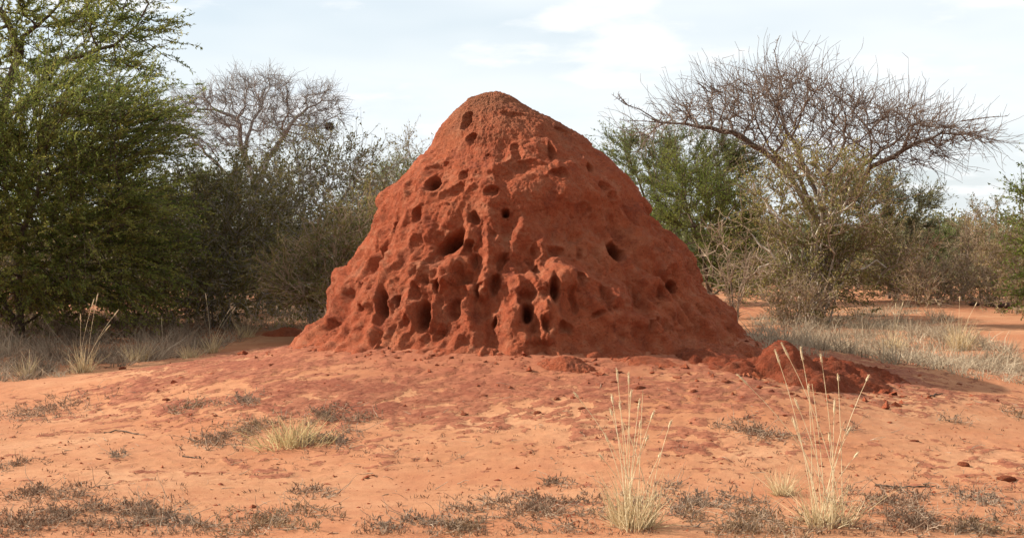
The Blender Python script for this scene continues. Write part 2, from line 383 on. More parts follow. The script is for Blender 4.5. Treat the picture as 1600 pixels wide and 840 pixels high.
# ------------------------------------------------------------------ termite mound
def build_mound():
    left = [(770, 143), (752, 147), (735, 155), (712, 175), (690, 200), (672, 228), (650, 255), (620, 285), (598, 302), (588, 340), (572, 385), (548, 415), (527, 427), (520, 455), (511, 487), (500, 506), (486, 518), (458, 533), (430, 562)]
    right = [(770, 143), (785, 146), (800, 152), (825, 168), (862, 185), (905, 212), (943, 245), (985, 285), (1008, 308), (1018, 340), (1055, 375), (1085, 410), (1103, 450), (1128, 464), (1150, 482), (1160, 505), (1166, 524), (1182, 540), (1212, 566)]
    zl = np.array([Z_at(p[1], MY) for p in left])[::-1]; xl = np.array([X_at(p[0], MY) for p in left])[::-1]
    zr = np.array([Z_at(p[1], MY) for p in right])[::-1]; xr = np.array([X_at(p[0], MY) for p in right])[::-1]
    ztop = zl[-1]; zb = max(zl[0], zr[0])
    NU, NV = 640, 360
    s = np.linspace(-1, 1, NU, endpoint=False); phi = np.pi * (s - .165 * np.sin(np.pi * s) )
    # rows spaced by arc length of the mean profile
    zz = np.linspace(zb, ztop, 2000)
    rm = (np.interp(zz, zr, xr) - np.interp(zz, zl, xl)) / 2
    arc = np.concatenate([[0], np.cumsum(np.hypot(np.diff(zz), np.diff(rm)))])
    zrow = np.interp(np.linspace(0, arc[-1], NV), arc, zz)
    cx = np.interp(zrow, [zb, ztop], [.26, X_at(770, MY)])
    RL = cx - np.interp(zrow, zl, xl); RR = np.interp(zrow, zr, xr) - cx
    ker = np.ones(9) / 9
    sm = lambda v: np.convolve(np.pad(v, 4, 'edge'), ker, 'valid')
    RL, RR = np.maximum(sm(RL), 0), np.maximum(sm(RR), 0); RL[-1] = RR[-1] = 0
    wR = (1 + np.sin(phi)) / 2
    Z = np.repeat(zrow[:, None], NU, 1)
    R = RL[:, None] * (1 - wR)[None] + RR[:, None] * wR[None]
    X = cx[:, None] + R * np.sin(phi)[None]; Y = MY - .93 * R * np.cos(phi)[None]
    P = np.stack([X, Y, Z], -1)
    def normals(P):
        du = np.roll(P, -1, 1) - np.roll(P, 1, 1); dv = np.gradient(P, axis=0)
        n = np.cross(du, dv); n[-1] = (0, 0, 1)
        return unit(n)
    N = normals(P)
    p = P.reshape(-1, 3); n = N.reshape(-1, 3)
    h = np.clip((p[:, 2] - .5) / (ztop - .5), -.3, 1); env = np.clip((1.02 - h) / .25, .1, 1)
    lowm = sstep(.72, .30, h)
    # broad swellings
    d = .15 * fbm(p * np.array([1.0, 1.0, .8]) + 3.1, 3, .5) * env
    # warped lumps with soft hollows between them
    wp = p + .22 * np.stack([pnoise(p * 1.8 + 5), pnoise(p * 1.8 + 15), pnoise(p * 1.8 + 25)], 1) + .05 * np.stack([pnoise(p * 6 + 5), pnoise(p * 6 + 15), pnoise(p * 6 + 25)], 1)
    f1, f2 = worley(wp * np.array([2.6, 2.6, 1.15]), 3)
    sel = sstep(-.35, .35, pnoise(p * 1.1 + 77))
    d += (.060 * lowm * sel + .016) * (sstep(0, .75, f2 - f1) - .45) * env
    d += (.050 * lowm) * (.6 - f1)
    # flutes that run down the slope
    ph = np.repeat(phi[None], NV, 0).ravel()
    q = np.stack([ph * 4.4 + .5 * pnoise(p * 1.3), p[:, 2] * 1.2, 0 * ph + 4], 1)
    d += .17 * lowm * fbm(q, 2, .5) * (.5 + .5 * sstep(-.05, .15, h))
    q = np.stack([ph * 10 + .9 * pnoise(p * 2.3), p[:, 2] * 1.7, 0 * ph + 8], 1)
    d += .12 * (lowm * .85 + .15) * fbm(q, 2, .5) * env
    d += .055 * fbm(p * np.array([3.4, 3.4, 2.2]) + 7, 3, .55) * env + .020 * fbm(p * 9 + 2, 3, .6)
    f1, f2 = worley(wp * np.array([5.4, 5.4, 3.4]) + 9, 8); d += .022 * lowm * (sstep(0, .6, f2 - f1) - .5)
    g = fbm(p * 30, 2, .6); d += .017 * g * (.7 + .6 * np.abs(pnoise(p * 2.1 + 9)))
    # the foot thins out into the apron
    d = (d - .045 * sstep(.0, .1, h) * sstep(.75, .5, h)) * (.25 + .75 * sstep(-.06, .08, h))
    # crumbly ledge across the shoulder
    led = np.exp(-((p[:, 2] - 2.55 - .18 * pnoise(p * np.array([1.1, 1.1, .1]) + 2)) / .07) ** 2)
    d += .05 * led * sstep(-.3, .3, pnoise(p * 1.2 + 40))
    P1 = p + n * d[:, None]
    N1 = normals(P1.reshape(NV, NU, 3)).reshape(-1, 3)
    # hollows and openings: photo position, half width, half height in pixels, depth in metres, tilt, kind
    holes = [(730, 190, 11, 17, .16, 20), (738, 217, 9, 11, .10, 0), (677, 287, 12, 13, .26, 15), (684, 262, 20, 12, .09, 30), (768, 298, 9, 9, .13, 0), (790, 332, 6, 6, .22, 0),
        (860, 240, 7, 18, .12, -5), (826, 260, 32, 13, .12, -10), (875, 271, 14, 9, .11, 0), (808, 236, 8, 18, .08, 0), (742, 342, 10, 8, .15, 0), (650, 336, 9, 12, .17, 10), (618, 358, 7, 10, .14, 15),
        (704, 379, 24, 11, .36, 35), (690, 386, 40, 26, .10, 35), (731, 391, 8, 12, .24, 0), (786, 408, 8, 14, .2, -25), (598, 480, 9, 26, .22, 12), (620, 469, 5, 7, .24, 0), (646, 455, 7, 15, .15, 20),
        (660, 494, 11, 22, .28, 5), (658, 470, 15, 36, .08, 8), (711, 484, 13, 15, .17, 0), (712, 462, 16, 32, .06, 0), (683, 449, 5, 9, .2, 0), (774, 446, 7, 15, .2, -15), (773, 505, 5, 9, .22, 0), (582, 402, 8, 30, .12, 28), (553, 432, 7, 22, .12, 22),
        (824, 490, 8, 14, .30, 0), (824, 466, 12, 38, .13, 0), (867, 450, 6, 20, .24, 0), (908, 436, 9, 9, .13, -20), (962, 394, 12, 15, .46, 0), (962, 366, 14, 32, .12, 0), (1052, 448, 6, 9, .36, 0), (1052, 440, 16, 24, .09, -15),
        (1090, 511, 7, 7, .25, 0), (921, 262, 8, 8, .13, 0), (942, 292, 10, 8, .09, -30), (1002, 336, 10, 8, .11, 0), (957, 308, 9, 6, .08, 0), (882, 512, 10, 8, .14, 0), (936, 492, 10, 6, .12, 0), (1142, 515, 5, 5, .13, 0),
        (1098, 488, 7, 15, .16, -15), (1024, 462, 7, 18, .16, -5), (868, 395, 14, 9, .13, 0), (838, 392, 8, 11, .12, 0), (720, 425, 6, 9, .12, 0), (560, 485, 10, 8, .12, 10), (545, 462, 8, 18, .1, 20), (632, 505, 9, 16, .12, 10), (690, 520, 8, 12, .12, 0),
        (985, 440, 8, 22, .14, -30), (1078, 420, 8, 14, .1, -30), (1065, 385, 9, 8, .1, 0), (905, 330, 18, 10, .06, 0), (650, 385, 12, 16, .09, 20), (605, 395, 9, 18, .09, 25), (758, 480, 8, 20, .09, 0), (745, 155, 16, 7, .12, 25), (800, 180, 18, 8, .06, -20), (880, 205, 14, 8, .07, -25),
        (930, 410, 12, 30, .10, -15), (812, 425, 30, 26, .10, 0), (1000, 470, 6, 26, .14, 0), (945, 470, 6, 24, .13, 0), (895, 470, 6, 18, .09, 0), (710, 300, 30, 10, .05, 35), (640, 300, 12, 26, .08, 35)]
    lumps = [(880, 430, 24, 18, .10), (930, 455, 24, 28, .12), (968, 462, 20, 24, .15), (1018, 452, 20, 18, .12), (1040, 482, 13, 20, .10), (985, 502, 30, 20, .11), (824, 440, 24, 14, .10), (845, 478, 9, 34, .09), (804, 482, 9, 32, .08), (770, 388, 16, 20, .11),
        (705, 420, 38, 20, .10), (1128, 492, 26, 26, .13), (650, 425, 26, 18, .07), (745, 405, 12, 26, .08), (760, 430, 10, 26, .07), (690, 505, 9, 22, .09), (640, 490, 8, 22, .08), (610, 510, 12, 18, .06), (735, 470, 8, 30, .07), (575, 455, 10, 24, .06), (850, 230, 24, 14, .06),
        (780, 262, 18, 10, .06), (750, 285, 24, 12, .05), (596, 312, 9, 14, .07), (845, 528, 11, 10, .10), (857, 524, 8, 12, .08), (822, 526, 14, 9, .08), (1010, 320, 9, 12, .06), (900, 300, 40, 30, .05), (735, 375, 10, 20, .07)]
    rp = np.random.default_rng(17)              # further small pockets and drip-like columns round the lower half
    for k in range(70):
        py = rp.uniform(370, 522); f = (py - 370) / 150; px = rp.uniform(600 - 90 * f, 1020 + 120 * f); lean = (800 - px) / 14
        if min((px - q[0]) ** 2 + (py - q[1]) ** 2 for q in holes) < 26 ** 2: continue
        rx = rp.uniform(4.0, 7.5); ry = rx * rp.uniform(1.4, 3.0); holes.append((px, py, rx, ry, rp.uniform(.05, .10), lean))
        lumps.append((px + rx * rp.choice([-1.7, 1.7]), py + rp.uniform(-4, 10), rx * 1.0, ry * rp.uniform(1.0, 1.7), rp.uniform(.04, .075)))
        if rp.random() < .6: lumps.append((px, py - ry * 1.3, rx * 1.4, rx, rp.uniform(.03, .06)))
    for k in range(12):
        px = rp.uniform(640, 960); py = rp.uniform(200, 370)
        if abs(px - 800) > (py - 130) * .75 or min((px - q[0]) ** 2 + (py - q[1]) ** 2 for q in holes) < 24 ** 2: continue
        rx = rp.uniform(4, 8); holes.append((px, py, rx, rx * rp.uniform(.7, 1.4), rp.uniform(.05, .13), rp.uniform(-30, 30)))
    pxs = 800 + P1[:, 0] / P1[:, 1] * FPX; pys = HOR - (P1[:, 2] - CAM_H) / P1[:, 1] * FPX
    front = N1 @ np.array([0, -1, .25]) > -.05
    SIG = {(962, 394), (1052, 448), (677, 287), (704, 379), (790, 332), (660, 494), (824, 490), (598, 480), (867, 450)}                 # the deepest galleries open to the front
    def local(px, py):
        e = (pxs - px) ** 2 + (pys - py) ** 2 + np.where(front, 0, 1e6); k = np.argmin(e)
        c = P1[k]; nn = n[k] * np.array([1, 1, .5]) + np.array([0, -.9 if (px, py) in SIG else 0, 0]); nn = nn / np.linalg.norm(nn)
        u = np.cross(np.array([0, 0, 1.]), nn); u /= np.linalg.norm(u); v = np.cross(nn, u)
        sel = np.where((np.abs(P1[:, 0] - c[0]) < .75) & (np.abs(P1[:, 1] - c[1]) < .75) & (np.abs(P1[:, 2] - c[2]) < .75))[0]; r = P1[sel] - c
        return r @ u, r @ v, r @ nn, nn, sel
    off = np.zeros_like(P1); pm = MY / FPX
    wq = .075 * np.stack([fbm(P1 * 7 + 50, 2), fbm(P1 * 7 + 60, 2)], 1)
    for px, py, rx, ry, a in lumps:
        a1, b1, c1, nn, sel = local(px, py); w0, w1 = wq[sel, 0], wq[sel, 1]
        rr = np.sqrt(((a1 + w0) / (rx * pm * 1.25)) ** 2 + ((b1 + w1) / (ry * pm * 1.25)) ** 2 + (c1 / .6) ** 2)
        off[sel] += nn * (.85 * a * np.clip(1 - rr ** 2, 0, 1) ** .9)[:, None]
    for px, py, rx, ry, dep, tilt in holes:
        own = (px, py) in SIG
        if not own: dep *= .68 if py > 300 else .9; rx *= .9; ry *= .95
        else: rx *= 1.15; ry *= 1.1
        a1, b1, c1, nn, sel = local(px, py); wk = .4 if own else 1.0; w0, w1 = wq[sel, 0] * wk, wq[sel, 1] * wk; ct, st = math.cos(RAD(tilt)), math.sin(RAD(tilt))
        a2, b2 = a1 * ct + b1 * st, -a1 * st + b1 * ct
        rr = np.sqrt(((a2 + w0 * .7) / (rx * pm * 1.0)) ** 2 + ((b2 + w1 * .7) / (ry * pm * 1.0)) ** 2 + (c1 / .8) ** 4)
        deep = dep >= .2
        prof = sstep(1.12, .15, rr) if deep else np.clip(1 - (rr / 1.35) ** 2, 0, 1) ** 1.6
        rim = np.exp(-((rr - 1.22) / .2) ** 2) * .012
        dirn = -nn * np.array([1, 1, .35]) + np.array([0, 0, -.25 if deep else -.05])      # galleries run in and down
        off[sel] += dirn * (prof * dep)[:, None] + nn * rim[:, None]
    P2 = P1 + off
    # close the top
    idx = np.arange(NV * NU).reshape(NV, NU); nxt = np.roll(idx, -1, 1)
    F = np.stack([idx[:-1], nxt[:-1], nxt[1:], idx[1:]], -1).reshape(-1, 4)
    top = P2.reshape(NV, NU, 3)[-1].mean(0); P2.reshape(NV, NU, 3)[-1] = top
    o = np.array([MX, MY, .4]); me = make_mesh('termite_mound', P2 - o, F)
    at = me.attributes.new('ht', 'FLOAT', 'POINT'); at.data.foreach_set('value', np.clip(h, 0, 1).astype(np.float32))
    ob = obj('termite_mound', me, M['clay'], None, tuple(o))
    tag(ob, 'tall conical red clay termite mound riddled with holes', 'termite mound')
build_mound()

# ------------------------------------------------------------------ heaps and clods
def heap(name, peaks, mat, label, catg, half=(1.1, .8), rough=.07, seed=0, group=None):
    """a lump of earth: peaks = (x,y,height,sx,sy) in world metres"""
    pk = np.array(peaks); c = pk[:, :2].mean(0); n = 100
    u = np.linspace(-1, 1, n); A, B = np.meshgrid(u, u)
    x = c[0] + A.ravel() * half[0]; y = c[1] + B.ravel() * half[1]
    q = np.stack([x, y, np.full_like(x, seed)], 1)
    wx = .16 * min(half) * fbm(q * 2.2 / min(half), 3, .6); wy = .16 * min(half) * fbm(q * 2.2 / min(half) + 31, 3, .6)
    hgt = np.zeros_like(x)
    for px, py, hh, sx, sy in peaks:
        r2 = ((x + wx - px) / sx) ** 2 + ((y + wy - py) / sy) ** 2
        hgt = np.maximum(hgt, hh * np.clip(1 - r2, 0, 1) ** .62 * (1 - .25 * r2.clip(0, 1)))
    k = sstep(0, .12 * pk[:, 2].max() + .01, hgt)
    hgt = np.maximum(hgt + k * rough * (fbm(q * 5 + 4, 5, .68) + .3 * fbm(q * 22, 2, .7)), 0)
    z = gz_coarse(x, y) - .05 + np.where(hgt > .004, hgt + .05, 0)
    idx = np.arange(n * n).reshape(n, n)
    F = np.stack([idx[:-1, :-1], idx[:-1, 1:], idx[1:, 1:], idx[1:, :-1]], -1).reshape(-1, 4)
    keep = (hgt[F] > .003).any(1); F = F[keep]
    used = np.unique(F); rem = -np.ones(n * n, int); rem[used] = np.arange(len(used))
    o = np.array([c[0], c[1], gz_coarse(c[0], c[1])[0]])
    me = make_mesh(name, np.stack([x, y, z], 1)[used] - o, rem[F])
    at = me.attributes.new('ht', 'FLOAT', 'POINT')
    return tag(obj(name, me, mat, None, tuple(o)), label, catg, group)
a = gp(1240, 592); b = gp(1312, 594); c = gp(1375, 592); d = gp(1190, 582)
a_heap = a
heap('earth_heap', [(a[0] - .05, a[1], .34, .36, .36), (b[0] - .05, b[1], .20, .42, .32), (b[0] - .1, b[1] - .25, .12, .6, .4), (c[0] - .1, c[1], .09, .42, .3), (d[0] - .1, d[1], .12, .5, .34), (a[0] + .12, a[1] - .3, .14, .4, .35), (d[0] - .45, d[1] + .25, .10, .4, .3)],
     M['heap_earth'], 'dark crumbly earth heap with two humps right of the mound', 'earth heap', (1.7, 1.0), .115, 3)
for (px, py, hh, sx, sy, lab) in [(885, 574, .10, .22, .2, 'small rounded earth bump in front of the mound foot'),
        (1010, 566, .05, .28, .2, 'low flat crust of earth in front of the mound, on its shaded side'),
        (1110, 553, .10, .42, .25, 'broad low earth ridge at the right foot of the mound'),
        (447, 524, .13, .34, .3, 'crumbling earth shoulder at the far left foot of the mound'),
        (516, 535, .12, .17, .2, 'knobbly earth lump at the left foot of the mound'),
        (735, 545, .06, .25, .2, 'dark earth lump below the middle of the mound'),
        (1175, 556, .10, .30, .2, 'earth spill between the mound and the two humped heap')]:
    q = gp(px, py)
    heap('earth_lump', [(q[0], q[1], hh, sx, sy), (q[0] + sx * .5, q[1] - .08, hh * .6, sx * .7, sy * .7), (q[0] - sx * .5, q[1] + .05, hh * .5, sx * .8, sy * .7)], M['clay'], lab, 'earth lump', (sx * 1.9, sy * 2.0), hh * .4, px * .1)

def clod_mesh(seed, flat=.6):
    import bmesh
    bm = bmesh.new(); bmesh.ops.create_icosphere(bm, subdivisions=3, radius=1)
    v = np.array([x.co[:] for x in bm.verts]); f = np.array([[w.index for w in x.verts] for x in bm.faces]); bm.free()
    k = 1 + .38 * fbm(v * 1.2 + seed * 3.3, 3, .6) + .1 * fbm(v * 5 + seed, 2)
    v = v * k[:, None] * np.array([1, .85, flat])
    me = make_mesh('clod', v, f); me.attributes.new('ht', 'FLOAT', 'POINT'); me.materials.append(M['clay']); return me
CL = [clod_mesh(i, .45 + .1 * (i % 3)) for i in range(5)]
r2 = np.random.default_rng(3)
spots = [(903, 548, .05), (938, 540, .06), (800, 540, .06), (570, 541, .05), (588, 548, .04), (455, 570, .05), (460, 571, .04), (505, 572, .03), (757, 620, .06), (660, 655, .05), (725, 650, .06), (960, 600, .06), (1000, 610, .08),
    (1040, 640, .06), (1085, 615, .07), (1135, 600, .09), (1160, 590, .07), (1350, 585, .06), (1385, 575, .05), (1420, 600, .05), (1500, 602, .06), (1430, 692, .05), (1508, 730, .07), (1575, 752, .09), (190, 577, .07),
    (258, 626, .06), (550, 610, .04), (840, 648, .06), (910, 640, .06), (870, 625, .05), (1125, 570, .07), (1090, 545, .06), (705, 560, .04), (620, 560, .04), (980, 545, .05), (1260, 625, .05), (1330, 612, .05)]
for i, (px, py, s) in enumerate(spots):
    q = gp(px, py); o = obj('earth_clod', CL[i % 5], M['clay'], None, (q[0], q[1], q[2] + s * .12)); s *= .62
    o.scale = (s * r2.uniform(.9, 1.5), s * r2.uniform(.8, 1.1), s * r2.uniform(.8, 1.1)); o.rotation_euler = (0, 0, r2.uniform(0, 6))
    where = 'on the sand slope left of the mound' if px < 480 else 'along the left foot of the mound' if px < 660 else 'on the far right sand' if px > 1340 else 'around the earth heap in the shadow' if px > 1060 and py < 630 else 'close to the foot of the mound at its middle' if py < 580 else 'on the crusted slope in front of the mound'
    tag(o, 'small loose red earth clod ' + where, 'clod', 'loose earth clods ' + where)
for i, (px, py, s, lab) in enumerate([(1523, 478, .12, 'leftmost dark dung lump on the red ground at far right'), (1547, 479, .12, 'dark dung lump, second of the row at far right'),
        (1560, 481, .08, 'smallest dark dung lump, third of the row at far right'), (1585, 482, .20, 'widest dark dung pile at the right picture edge')]):
    q = gp(px, py); me = CL[i].copy(); me.materials.clear(); me.materials.append(M['dung'])
    o = obj('dung_lump', me, None, None, (q[0], q[1], q[2] + s * .3)); o.scale = (s * (1.6 if i == 3 else 1), s, s)
    tag(o, lab, 'dung', 'dung lumps on the far right ground')

# ------------------------------------------------------------------ trees
def grow(attr, nodes, parents, step, kill, iters=120, up=.0, seed=0, jit=.12):
    rng = np.random.default_rng(seed)
    nodes = [np.array(v, float) for v in nodes]; parents = list(parents)
    A = np.asarray(attr, float); N = np.array(nodes)
    d = np.linalg.norm(A[:, None] - N[None], axis=2); near = d.argmin(1); dist = d.min(1)
    alive = np.ones(len(A), bool)
    for it in range(iters):
        ia = np.where(alive)[0]
        if not len(ia): break
        v = unit(A[ia] - N[near[ia]])
        acc = np.zeros_like(N); np.add.at(acc, near[ia], v)
        src = np.unique(near[ia])
        dirs = unit(unit(acc[src]) + np.array([0, 0, up]) + rng.normal(size=(len(src), 3)) * jit)
        new = N[src] + dirs * step
        k0 = len(N); N = np.concatenate([N, new]); parents += list(src)
        dn = np.linalg.norm(A[ia][:, None] - new[None], axis=2); j = dn.argmin(1); dm = dn.min(1)
        better = dm < dist[ia]
        near[ia[better]] = k0 + j[better]; dist[ia[better]] = dm[better]
        # attractors that no longer get closer are dropped
        stale = ~better
        alive[ia[stale]] &= rng.random(stale.sum()) > .05
        alive[ia[dist[ia] < kill]] = False
    return N, np.array(parents)
def radii(N, par, tip, e=2.3):
    r = np.zeros(len(N)); acc = np.zeros(len(N))
    for i in range(len(N) - 1, -1, -1):
        r[i] = tip if acc[i] == 0 else acc[i] ** (1 / e)
        if par[i] >= 0: acc[par[i]] += r[i] ** e
    return r
def ellipsoids(specs, n, rng, shell=.35):
    """specs: (px, py, rx, ry in photo pixels, depth, depth radius); points spread through the volume, denser outside"""
    pts = []; w = np.array([s[2] * s[3] for s in specs], float); w /= w.sum()
    for s, ww in zip(specs, w):
        m = max(4, int(n * ww)); v = unit(rng.normal(size=(m, 3))) * (rng.random(m) ** shell)[:, None]
        c = pt(s[0], s[1], s[4]); k = s[4] / FPX
        pts.append(c + v * np.array([s[2] * k, s[5], s[3] * k]))
    return np.concatenate(pts)
def wiggly(o, d, ln, r, nseg, rng, wig=.25, up=.0, taper=.45):
    """curved twigs; returns segments and every point with its direction"""
    P0, P1, R0, R1, PT, DR = [], [], [], [], [], []
    p = o.copy(); dd = unit(d); n = len(o); st = (np.broadcast_to(ln, n) / nseg)[:, None]; r = np.broadcast_to(r, n)
    for k in range(nseg):
        dd = unit(dd + rng.normal(size=(n, 3)) * wig + np.array([0, 0, up]))
        q = p + dd * st
        f0 = 1 - (1 - taper) * k / nseg; f1 = 1 - (1 - taper) * (k + 1) / nseg
        P0.append(p); P1.append(q); R0.append(r * f0); R1.append(r * f1); PT.append(q); DR.append(dd); p = q
    return [np.concatenate(v) for v in (P0, P1, R0, R1, PT, DR)]

def make_tree(name, label, catg, base, trunk_pts, attr, bark, twigm, leafm=None, step=.22, kill=.3, tip=.008, e=2.3, up=.05, seed=1, jit=.15,
              twigs=0, tw_len=(.3, .7), tw_r=.006, tw_up=.06, tw_wig=.25, tw_seg=3, tw_out=.6, sub=0, sub_len=.2, nleaf=0, lf=(.05, .016), spread=.07, leaf_on_nodes=0, thick=.035, group=None, flat=1.0, axn=.75):
    rng = np.random.default_rng(seed)
    nodes, par = [], []
    for ch in trunk_pts:                       # polylines; first point starts at the nearest existing node
        for j, v in enumerate(ch):
            v = np.array(v, float)
            if j == 0:
                if not nodes: nodes.append(v); par.append(-1); prev = 0; continue
                dn = np.linalg.norm(np.array(nodes) - v, axis=1); prev = int(np.argmin(dn))
                if dn[prev] > .1 and v[2] < nodes[0][2] + .1: nodes.append(v); par.append(-1); prev = len(nodes) - 1
                continue
            p = nodes[prev]; m = max(1, int(np.linalg.norm(v - p) / step))
            for k in range(1, m + 1):
                nodes.append(p + (v - p) * k / m + (rng.normal(size=3) * step * .10 if k < m else 0)); par.append(prev); prev = len(nodes) - 1
    N, par = grow(attr, nodes, par, step, kill, up=up, seed=seed, jit=jit)
    R = radii(N, par, tip, e)
    has = par >= 0; i = np.where(has)[0]; j = par[i]
    dirs = np.zeros_like(N); dirs[i] = unit(N[i] - N[j])
    b = np.array(base, float)
    root = empty(name, tuple(b)); tag(root, label, catg, group)
    # a child's own base radius is at most 1.0 of its parent's
    rp = np.minimum(R[j], R[i] * 1.25)
    big = R[i] > thick
    if big.any(): 
        V, F = tubes(N[j][big] - b, N[i][big] - b, rp[big], R[i][big], 8)
        multi = (np.array(par) < 0).sum() > 1; to = obj('stems' if multi else 'trunk', make_mesh('trunk', V, F), bark, root)
        if multi: to['kind'] = 'stuff'
    parts = [tubes(N[j][~big] - b, N[i][~big] - b, rp[~big], R[i][~big], 3)]
    cen = N.mean(0)
    leafpos, leafdir, leaftint = [], [], []
    if twigs:
        thin = np.where((R < thick * .8) & has)[0]
        if len(thin) == 0: thin = i
        k = rng.choice(thin, twigs)
        outv = unit((N[k] - np.array([b[0], b[1], cen[2] - .8])) * np.array([1, 1, flat]))
        dd = unit(dirs[k] * .6 + outv * tw_out + rng.normal(size=(twigs, 3)) * .5 * np.array([1, 1, flat]) + np.array([0, 0, tw_up * 2]))
        s = wiggly(N[k], dd, rng.uniform(*tw_len, twigs), tw_r, tw_seg, rng, tw_wig, tw_up)
        parts.append(tubes(s[0], s[1], s[2], s[3], 3)); parts[-1] = (parts[-1][0] - b, parts[-1][1])
        leafpos.append(s[4]); leafdir.append(s[5]); tn = rng.random(twigs); leaftint.append(np.tile(tn, tw_seg))
        if sub:
            kk = rng.choice(len(s[4]), sub)
            d2 = unit(s[5][kk] + rng.normal(size=(sub, 3)) * .65)
            s2 = wiggly(s[4][kk], d2, rng.uniform(.5, 1.3, sub) * sub_len, tw_r * .75, 2, rng, .2, tw_up)
            T = tubes(s2[0], s2[1], s2[2], s2[3], 3); parts.append((T[0] - b, T[1]))
            leafpos.append(s2[4]); leafdir.append(s2[5]); leaftint.append(np.tile(tn[kk % twigs], 2))
    V, F = cat(parts)
    obj('branches', make_mesh('branches', V, F), twigm, root)
    if nleaf and leafm:
        lp = np.concatenate(leafpos); ld = np.concatenate(leafdir)
        k = rng.integers(0, len(lp), nleaf)
        pos = lp[k] - ld[k] * rng.random((nleaf, 1)) * .16 + rng.normal(size=(nleaf, 3)) * spread * np.array([.6, .6, .35])
        ax = unit(ld[k] + rng.normal(size=(nleaf, 3)) * axn)
        sc = rng.uniform(.6, 1.35, nleaf)
        V, F = leaves(pos - b, ax, lf[0] * sc, lf[1] * sc, rng)
        fm = make_mesh('foliage', V, F, False)
        ta = fm.attributes.new('tint', 'FLOAT', 'POINT'); ta.data.foreach_set('value', np.repeat(np.concatenate(leaftint)[k], 3).astype(np.float32))
        obj('foliage', fm, leafm, root)['kind'] = 'stuff'
    return root

def gpt(px, Y):                                # ground point straight below a column at a depth
    x = X_at(px, Y); return np.array([x, Y, gz_coarse(x, Y)[0] - .05])
R1 = np.random.default_rng(21)

# big feathery green acacia thicket at left
b = gpt(30, 23.8)
at = ellipsoids([(70, 215, 190, 90, 23.8, 1.9), (125, 330, 130, 120, 23.6, 1.6), (20, 330, 170, 130, 23.8, 1.8), (-120, 300, 150, 170, 24.2, 2.0), (105, 425, 140, 62, 23.4, 1.4), (-40, 430, 130, 60, 23.6, 1.4), (170, 225, 80, 75, 23.6, 1.1), (30, 165, 150, 40, 24, 1.5), (10, 260, 130, 90, 23.4, 1.3), (190, 390, 60, 80, 23.6, 1.0)], 2300, R1)
make_tree('acacia_tree', 'dense feathery green acacia thicket reaching the ground at the left edge', 'acacia tree', b,
    [[b, b + (0, 0, .5), pt(30, 380, 23.8), pt(60, 300, 23.8)], [b + (0, 0, .4), pt(110, 430, 23.6), pt(180, 350, 23.4)], [b + (0, 0, .3), pt(-40, 410, 24), pt(-110, 300, 24.2)], [b + (0, 0, .3), pt(110, 450, 23.2), pt(190, 425, 23.2)]],
    at, M['bark_brown'], M['bark_brown'], M['leaf_olive'], step=.25, kill=.28, tip=.007, seed=2, twigs=5600, tw_len=(.5, 1.35), tw_up=-.03, tw_wig=.09, tw_out=1.1, tw_seg=5, nleaf=320000, lf=(.050, .022), spread=.024, flat=.22, axn=.5)
# unseen acacia added past the left picture edge to shade the grass
b = np.array([-11.6, 21.4, gz_coarse(-11.6, 21.4)[0]])
at = b + np.concatenate([unit(R1.normal(size=(350, 3))) * (R1.random((350, 1)) ** .4) * np.array([2.3, 2.2, 1.7]) + (0, 0, 3.1)])
make_tree('acacia_tree', 'unseen acacia added just outside the left picture edge to shade the grass', 'acacia tree', b, [[b, b + (0, 0, .8), b + (.3, 0, 2.2)], [b + (0, 0, .7), b + (-.7, .3, 2.4)]],
    at, M['bark_brown'], M['bark_brown'], M['leaf_olive'], step=.28, kill=.36, tip=.010, seed=3, twigs=1300, tw_len=(.5, 1.2), tw_up=-.02, tw_wig=.12, tw_out=1.0, tw_seg=5, nleaf=38000, lf=(.11, .045), spread=.05, flat=.3, axn=.5)
# taller, thinner acacia behind and above it
b = gpt(10, 27.5)
at = ellipsoids([(40, 30, 200, 75, 27.5, 2.4), (190, 80, 85, 60, 27, 1.4), (-100, 60, 150, 110, 27.5, 2.2), (220, 40, 55, 45, 27, 1.0), (150, -50, 120, 50, 27.5, 1.8), (130, 110, 130, 40, 27, 1.4)], 800, R1)
make_tree('acacia_tree', 'tall open crowned acacia rising behind the thicket, top left corner', 'acacia tree', b,
    [[b, pt(-30, 350, 27.5), pt(0, 200, 27.5), pt(38, 60, 27.5), pt(80, 25, 27.4)], [pt(36, 80, 27.5), pt(5, 20, 27.6), pt(-60, -30, 27.6)], [pt(5, 190, 27.5), pt(100, 95, 27.2), pt(180, 72, 27)]],
    at, M['bark_brown'], M['bark_brown'], M['leaf_olive'], step=.26, kill=.34, tip=.010, seed=4, twigs=1700, tw_len=(.35, .9), tw_up=.02, tw_wig=.16, tw_out=1.0, tw_seg=4, nleaf=56000, lf=(.070, .030), spread=.03, flat=.45)
